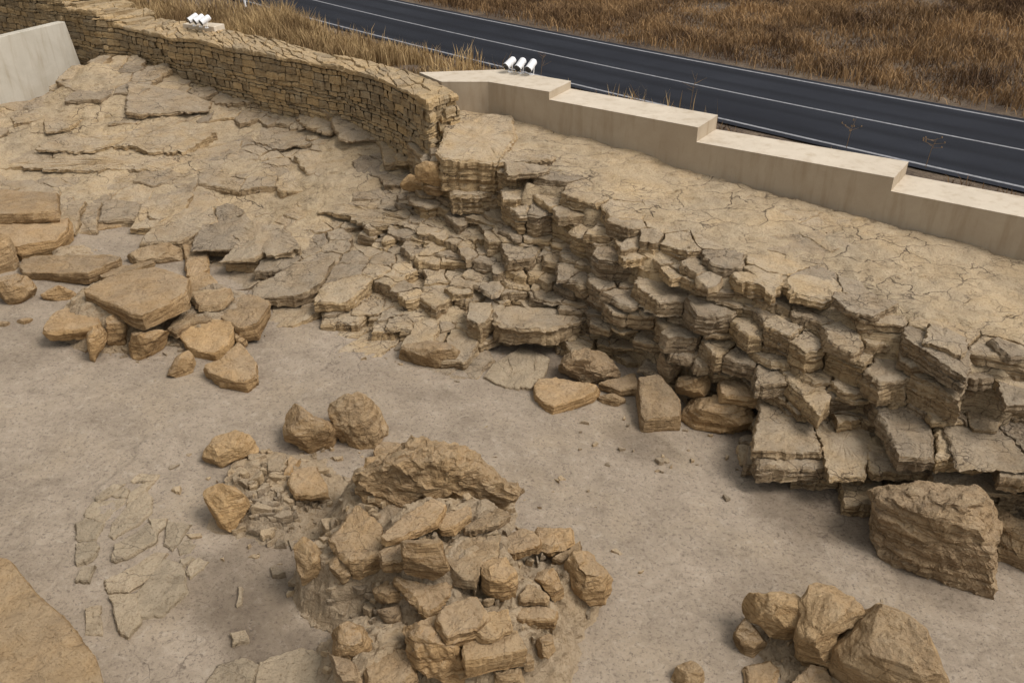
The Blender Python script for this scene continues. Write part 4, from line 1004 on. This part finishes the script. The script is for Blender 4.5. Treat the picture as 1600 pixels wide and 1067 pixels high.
# lower right group
boulder('weathered_boulder', [(1364,769),(1400,760),(1451,756),(1523,762),(1546,782),(1556,830),(1548,880),(1545,935),(1510,944),(1442,928),(1416,896),(1377,883),(1367,844)], 'grey', 'huge weathered boulder with curved layers under the overhang at right', BO, None, depth=.42, rough=1.8, lay=.045, cuts=-4, base=.42)
boulder('weathered_boulder', [(1546,790),(1600,818),(1660,850),(1680,900),(1640,940),(1590,946),(1545,938),(1552,880)], 'grey', 'weathered boulder chunk touching the huge one at the right edge', BO, None, depth=.45, rough=1.6, lay=.03, base=.45, cuts=-1)
boulder('boulder', [(1155,944),(1170,932),(1207,926),(1243,928),(1254,941),(1247,1000),(1210,1000),(1191,974),(1159,957)], 'pale', 'pale angular stone at the back left of the lower right group', BO, gR, lift=.1)
boulder('boulder', [(1142,1000),(1165,967),(1198,1000),(1194,1013),(1155,1034)], 'ochre', 'small brown stone at the left tip of the lower right group', BO, gR)
boulder('standing_stone', [(1238,1050),(1246,1000),(1253,941),(1276,912),(1302,915),(1341,948),(1344,963),(1308,992),(1298,1035),(1265,1055)], 'pale', 'tall narrow standing stone in the lower right group', BO, gR, depth=.5, cuts=8, rough=1.3)
boulder('stone_block', [(1303,1110),(1306,997),(1321,967),(1370,948),(1403,957),(1442,980),(1468,1048),(1480,1110)], 'pale', 'biggest pale block at the front right of the lower right group', BO, gR, depth=.5, cuts=5, rough=.9)
slab('stone_slab', [(1162,1036),(1207,1029),(1217,1045),(1211,1075),(1165,1075)], .12, .2, 'ochre', 'low flat slab at the front left of the lower right group', SL, gR)
slab('stone_slab', [(1228,1075),(1266,1036),(1300,1045),(1300,1085)], .22, .3, 'ochre', 'slanted slab leaning between standing stone and biggest pale block', SL, gR, tilt=(0, .3))
boulder('cobble', [(1040,1070),(1065,1030),(1090,1032),(1100,1055),(1108,1080)], 'pale', 'low pale stone at the bottom edge left of the lower right group', 'stone')
boulder('boulder', [(624,563),(634,539),(658,524),(673,526),(716,548),(714,563),(695,588),(671,584),(655,576),(632,573)], 'ochre', 'lone ochre boulder on the floor at the foot of the bedrock', BO, None, cuts=6)
# foot of the face
slab('stone_slab', [(834,601),(843,588),(870,588),(935,602),(930,612),(866,634),(836,622)], .22, .26, 'ochre', 'wide flat yellowish slab under the dark cavity', SL, gF)
boulder('weathered_boulder', [(865,585),(872,559),(914,544),(962,551),(974,570),(964,596),(910,598)], 'grey', 'rough grey layered rock on the yellowish slab', BO, gF, lay=.03, rough=1.5, lift=.25)
slab('stone_slab', [(934,598),(996,581),(997,606),(968,608)], .2, .2, 'ochre', 'small slab between grey layered rock and the tall slanted block', SL, gF)
boulder('cobble', [(929,618),(955,614),(980,622),(978,636),(934,634)], 'grey', 'low grey lump in front of the small slab', 'stone', gF)
slab('stone_block', [(998,590),(1030,584),(1064,624),(1065,650),(1004,656)], .42, .45, 'ochre', 'large slanted block with a flat rectangular top at the foot of the face', BO, gF, tilt=(0, .28), rough=.7)
boulder('boulder', [(1024,562),(1037,544),(1064,544),(1066,577),(1041,602),(1030,585)], 'grey', 'rounded stone perched behind the large slanted block', BO, gF, lift=.45)
boulder('boulder', [(1066,559),(1094,555),(1105,570),(1097,583),(1066,577)], 'ochre', 'small stone right of the rounded perched stone', BO, gF, lift=.6)
boulder('boulder', [(1052,596),(1067,579),(1105,583),(1112,611),(1090,626),(1056,615)], 'ochre', 'chunky stone right of the large slanted block', BO, gF, lift=.42)
slab('stone_slab', [(1122,600),(1135,577),(1187,585),(1199,617),(1180,624),(1124,616)], .82, .2, 'ochre', 'smooth overhanging slab resting on the banded block', SL, gF)
boulder('stone_block', [(1067,627),(1120,618),(1176,630),(1178,667),(1150,690),(1110,682),(1068,664)], 'ochre', 'big banded block standing at the foot of the face', BO, gF, lay=.04, cuts=4, depth=.45)
# stones beside the masonry wall end
surfP = lambda x, y: np.where(inside(x, y, POLY), guide_w(x, y) + bedsurf(x, y), -3)
surfW = lambda x, y: np.where(inside(x, y, POLY), guide(x, y), floor_z(x, y))
boulder('stone_block', [(645,260),(665,253),(687,257),(691,280),(685,294),(648,279)], 'orange', 'orange block resting on two smaller stones below the wall end', BO, 'stones below the wall end', surf=surfW, lift=.5, cuts=2)
boulder('stone_block', [(624,287),(641,271),(665,287),(662,299),(631,298)], 'orange', 'left of the two lower stones under the orange block', BO, 'stones below the wall end', surf=surfW, lift=.32, cuts=2)
boulder('stone_block', [(661,290),(692,293),(693,306),(665,305)], 'ochre', 'right of the two lower stones under the orange block', BO, 'stones below the wall end', surf=surfW, lift=.32, cuts=2)
slab('stone_slab', [(-90,850),(0,868),(16,874),(60,930),(92,954),(156,1034),(172,1100),(-90,1150)], .62, .9, 'orange', 'large smooth orange sandstone slab in the bottom left corner', SL, None, rough=.6)
# thin flags of bedrock showing through the floor
FL = [[(510,270),(540,245),(620,245),(600,275),(520,280)],[(500,330),(560,285),(600,280),(545,340),(495,365)],[(440,330),(490,300),(505,310),(490,340),(445,335)],[(370,340),(440,290),(480,285),(440,330),(380,355)],
 [(330,400),(360,360),(480,345),(480,365),(400,435),(335,415)],[(435,480),(440,440),(500,370),(560,330),(585,350),(580,400),(540,440),(450,490)],[(295,440),(330,420),(400,440),(370,500),(300,505)],
 [(440,580),(450,530),(570,450),(605,480),(600,510),(500,570),(460,585)],[(295,520),(370,510),(385,530),(350,580),(300,595)],[(420,660),(520,610),(600,560),(640,560),(600,640),(500,700),(430,700)],
 [(545,710),(600,640),(640,585),(710,605),(720,700),(640,780),(550,795)],[(640,520),(660,440),(740,450),(700,510),(670,540)],[(690,530),(730,500),(755,520),(740,550),(700,560)],[(700,580),(740,560),(760,570),(720,605)],
 [(730,620),(770,570),(815,590),(800,610),(745,650)],[(295,660),(320,610),(370,610),(350,665)],[(430,730),(540,720),(550,820),(500,880),(470,860)],[(330,780),(390,770),(390,870),(330,870)],[(580,420),(650,420),(650,450),(600,480)],
 [(780,1110),(860,990),(950,975),(1010,990),(960,1100)],[(1010,1100),(1030,980),(1170,930),(1250,960),(1290,1100)],[(930,690),(945,690),(945,750),(925,760)],[(900,870),(960,860),(970,900),(910,910)]]
acc = Acc(); rf = np.random.default_rng(8)
def traced(acc, poly, dz, h, r, tilt=(-.07, 0)):
    c = np.mean(poly, 0); p0 = hit(c[0], c[1], dz, floor_z)
    W = np.array([UP(q[0], q[1], p0, (-tilt[0], -tilt[1], 1)) for q in poly])[:, :2]; W = W.mean(0) + (W - W.mean(0)) * 1.17
    prism(acc, inset(W if area(W) > 0 else W[::-1], .008), p0[2], p0[2] - h, ds=.035, jag=.006, tone=float(r.uniform(.2, .8)), lam=.008, nz=3, bevel=.018, r=r, tilt=tilt, tops=(.9, .7, .45, .2))
for f in FL: traced(acc, [(x * .4, 640 + y * .4) for x, y in f], rf.uniform(.045, .075), .2, rf)
for f in [[(759,586),(770,569),(792,556),(800,580),(790,600)],[(795,556),(815,546),(835,552),(832,580),(812,602),(793,598),(802,580)],[(837,552),(857,563),(850,585),(832,601),(815,600),(834,580)]]: traced(acc, f, .07, .3, rf)
tag(acc.build('bedrock_patch', M['flag'], disp=lambda v: vdisp(v, .025, 2.5, .012, 9, 8)), kind='structure')
# hand-placed large blocks of the face
acc = Acc(); rh = np.random.default_rng(14)
def hero(poly, z, h, tilt=(-.036, .07), tone=.6, lam=.03, ds=.06):
    c = np.mean(poly, 0); p0 = U(c[0], c[1], z)
    W = np.array([UP(q[0], q[1], p0, (-tilt[0], -tilt[1], 1)) for q in poly])[:, :2]
    prism(acc, W, z, z - h, ds=ds, jag=.018, tone=tone, lam=lam, nz=max(5, int(h / .06)), bevel=.03, r=rh, tilt=tilt, tops=(.95, .85, .7, .5, .25))
hero([(690,247),(681,236),(698,203),(733,178),(800,178),(806,212),(790,236),(778,252),(735,250)], 2.34, .85, tone=.9)
hero([(778,252),(792,236),(822,236),(866,243),(862,250),(822,252)], 2.26, .3, tone=.8)
hero([(779,264),(783,255),(824,255),(824,268),(800,272)], 2.1, .9)
hero([(703,291),(735,289),(778,283),(779,300),(742,306),(706,305)], 1.5, .5)
hero([(770,486),(800,478),(860,480),(902,492),(893,506),(850,516),(795,510),(771,502)], -.02, .42, tone=.5)
hero([(733,474),(767,472),(765,500),(752,510),(728,498)], .05, .7)
hero([(703,520),(722,505),(745,512),(742,530),(712,534)], -.45, .35)
hero([(1342,693),(1380,693),(1435,712),(1449,724),(1400,738),(1352,722)], -.62, .2, tone=.35)
hero([(1325,732),(1352,728),(1364,748),(1335,754)], -.85, .3)
hero([(1182,650),(1202,624),(1240,640),(1300,652),(1340,668),(1345,700),(1290,690),(1200,684)], -.42, .45, tone=.6)
hero([(1172,690),(1195,684),(1290,696),(1342,702),(1330,722),(1250,714),(1180,706)], -.75, .4, tone=.8)
hero([(1225,436),(1245,428),(1310,436),(1318,455),(1285,470),(1240,460)], 1.52, .22, tone=.9)
hero([(1143,424),(1178,422),(1224,428),(1226,446),(1208,462),(1185,444),(1150,438)], 1.55, .25, tone=.9)
hero([(1436,584),(1462,584),(1515,604),(1490,616),(1450,604)], .72, .12, tone=.8)
def ledge(poly, dz, h, tone=.6, jagk=1):
    c = np.mean(poly, 0); p0 = hit(c[0], c[1], dz, surfW); e = .3
    b0 = float(bedsurf(p0[0], p0[1])[0] if np.ndim(bedsurf(p0[0], p0[1])) else bedsurf(p0[0], p0[1]))
    gx = (guide([p0[0] + e], [p0[1]]) - guide([p0[0] - e], [p0[1]]))[0] / (2 * e); gy = (guide([p0[0]], [p0[1] + e]) - guide([p0[0]], [p0[1] - e]))[0] / (2 * e)
    tl = (np.clip(gx, -.15, .15), np.clip(gy, .02, .24))
    W = np.array([UP(q[0], q[1], p0, (-tl[0], -tl[1], 1)) for q in poly])[:, :2]
    prism(acc, W, p0[2], p0[2] - h, ds=.09, jag=.035 * jagk, tone=tone, lam=.02, nz=4, bevel=.015, r=rh, tilt=tl, tops=(.97, .9, .75, .5, .25))
ledge([(199,128),(236,132),(257,135),(331,159),(324,175),(253,175),(236,179),(197,175)], .13, .3, .45)
ledge([(81,213),(135,209),(203,194),(334,199),(338,206),(304,223),(290,235),(236,236),(209,226),(169,226),(132,236),(54,233),(68,224)], .14, .25, .7)
ledge([(0,262),(64,250),(130,243),(236,243),(290,240),(340,225),(380,220),(372,245),(344,260),(287,271),(236,267),(190,263),(150,268),(101,265)], .07, .2, .75)
ledge([(118,283),(200,274),(300,272),(345,262),(360,275),(290,290),(232,292),(236,308),(170,300),(162,292)], .07, .2, .5)
ledge([(393,223),(410,200),(450,190),(520,195),(570,205),(540,219),(486,223),(435,233)], .12, .22, .5)
ledge([(466,176),(489,169),(537,189),(537,203),(503,208),(483,196),(466,189)], .12, .2, .6)
ledge([(321,152),(338,135),(365,128),(405,128),(417,145),(398,160),(338,162)], .10, .3, .45)
ledge([(500,285),(560,272),(640,285),(690,300),(692,338),(617,327),(577,325),(516,311)], .08, .22, .6)
ledge([(496,328),(520,315),(615,332),(700,344),(775,354),(780,375),(705,369),(651,362),(631,351),(600,351),(567,350),(540,334)], .07, .2, .7)
ledge([(230,325),(280,300),(330,298),(345,318),(310,345),(280,350),(235,340)], .1, .2, .6)
ledge([(330,350),(400,345),(450,360),(470,385),(430,400),(380,380)], .1, .2, .45)
ledge([(0,285),(50,280),(95,300),(60,315),(0,310)], .1, .2, .45)
tag(acc.build('bedrock_block', M['bed'], disp=lambda v: vdisp(v, .04, 1.9, .018, 8, 3, 1.5)), kind='structure')
# stone chips and crumbs
acc = Acc(); rc = np.random.default_rng(33)
def chips(n, cx, cy, sx_, sy_, smin, smax, surf=ground_z, dz=0):
    for _ in range(n):
        x, y = rc.normal(cx, sx_), rc.normal(cy, sy_); p = hit(x, y, dz, surf); s_ = rc.uniform(smin, smax) * rc.uniform(.4, 1)
        k = rc.integers(4, 7); an = np.sort(rc.uniform(0, 6.28, k)) ; pl = np.column_stack([np.cos(an), np.sin(an) * rc.uniform(.5, 1)]) * s_ + p[:2]
        if abs(area(pl)) < s_ * s_ * .4: continue
        prism(acc, pl, p[2] + s_ * rc.uniform(.2, .6), p[2] - .06, ds=.05, jag=.004, tone=float(rc.uniform(.1, 1)), lam=.004, nz=2, bevel=.008, r=rc, tops=(.6,), tilt=tuple(rc.normal(0, .2, 2)))
chips(190, 430, 765, 50, 42, .03, .20); chips(300, 700, 880, 110, 85, .03, .12, dz=.03); chips(80, 250, 520, 70, 30, .02, .1); chips(50, 320, 500, 60, 30, .02, .08)
chips(60, 1240, 1010, 60, 30, .02, .08); chips(60, 560, 880, 40, 60, .05, .13, dz=.05); chips(60, 700, 910, 100, 70, .08, .2, dz=-.03); chips(40, 230, 530, 60, 25, .06, .16, dz=-.02)
chips(70, 950, 225, 140, 22, .03, .10, surf=surfP); chips(50, 1300, 330, 150, 25, .03, .09, surf=surfP); chips(60, 1150, 700, 160, 30, .03, .10); chips(50, 700, 560, 80, 18, .03, .09)
tag(acc.build('stone_chips', M['mortar'], disp=lambda v: vdisp(v, .01, 5, .006, 14, 3)), 'crumbled stone chips scattered around the stones on the floor', 'stone chips', kind='stuff')
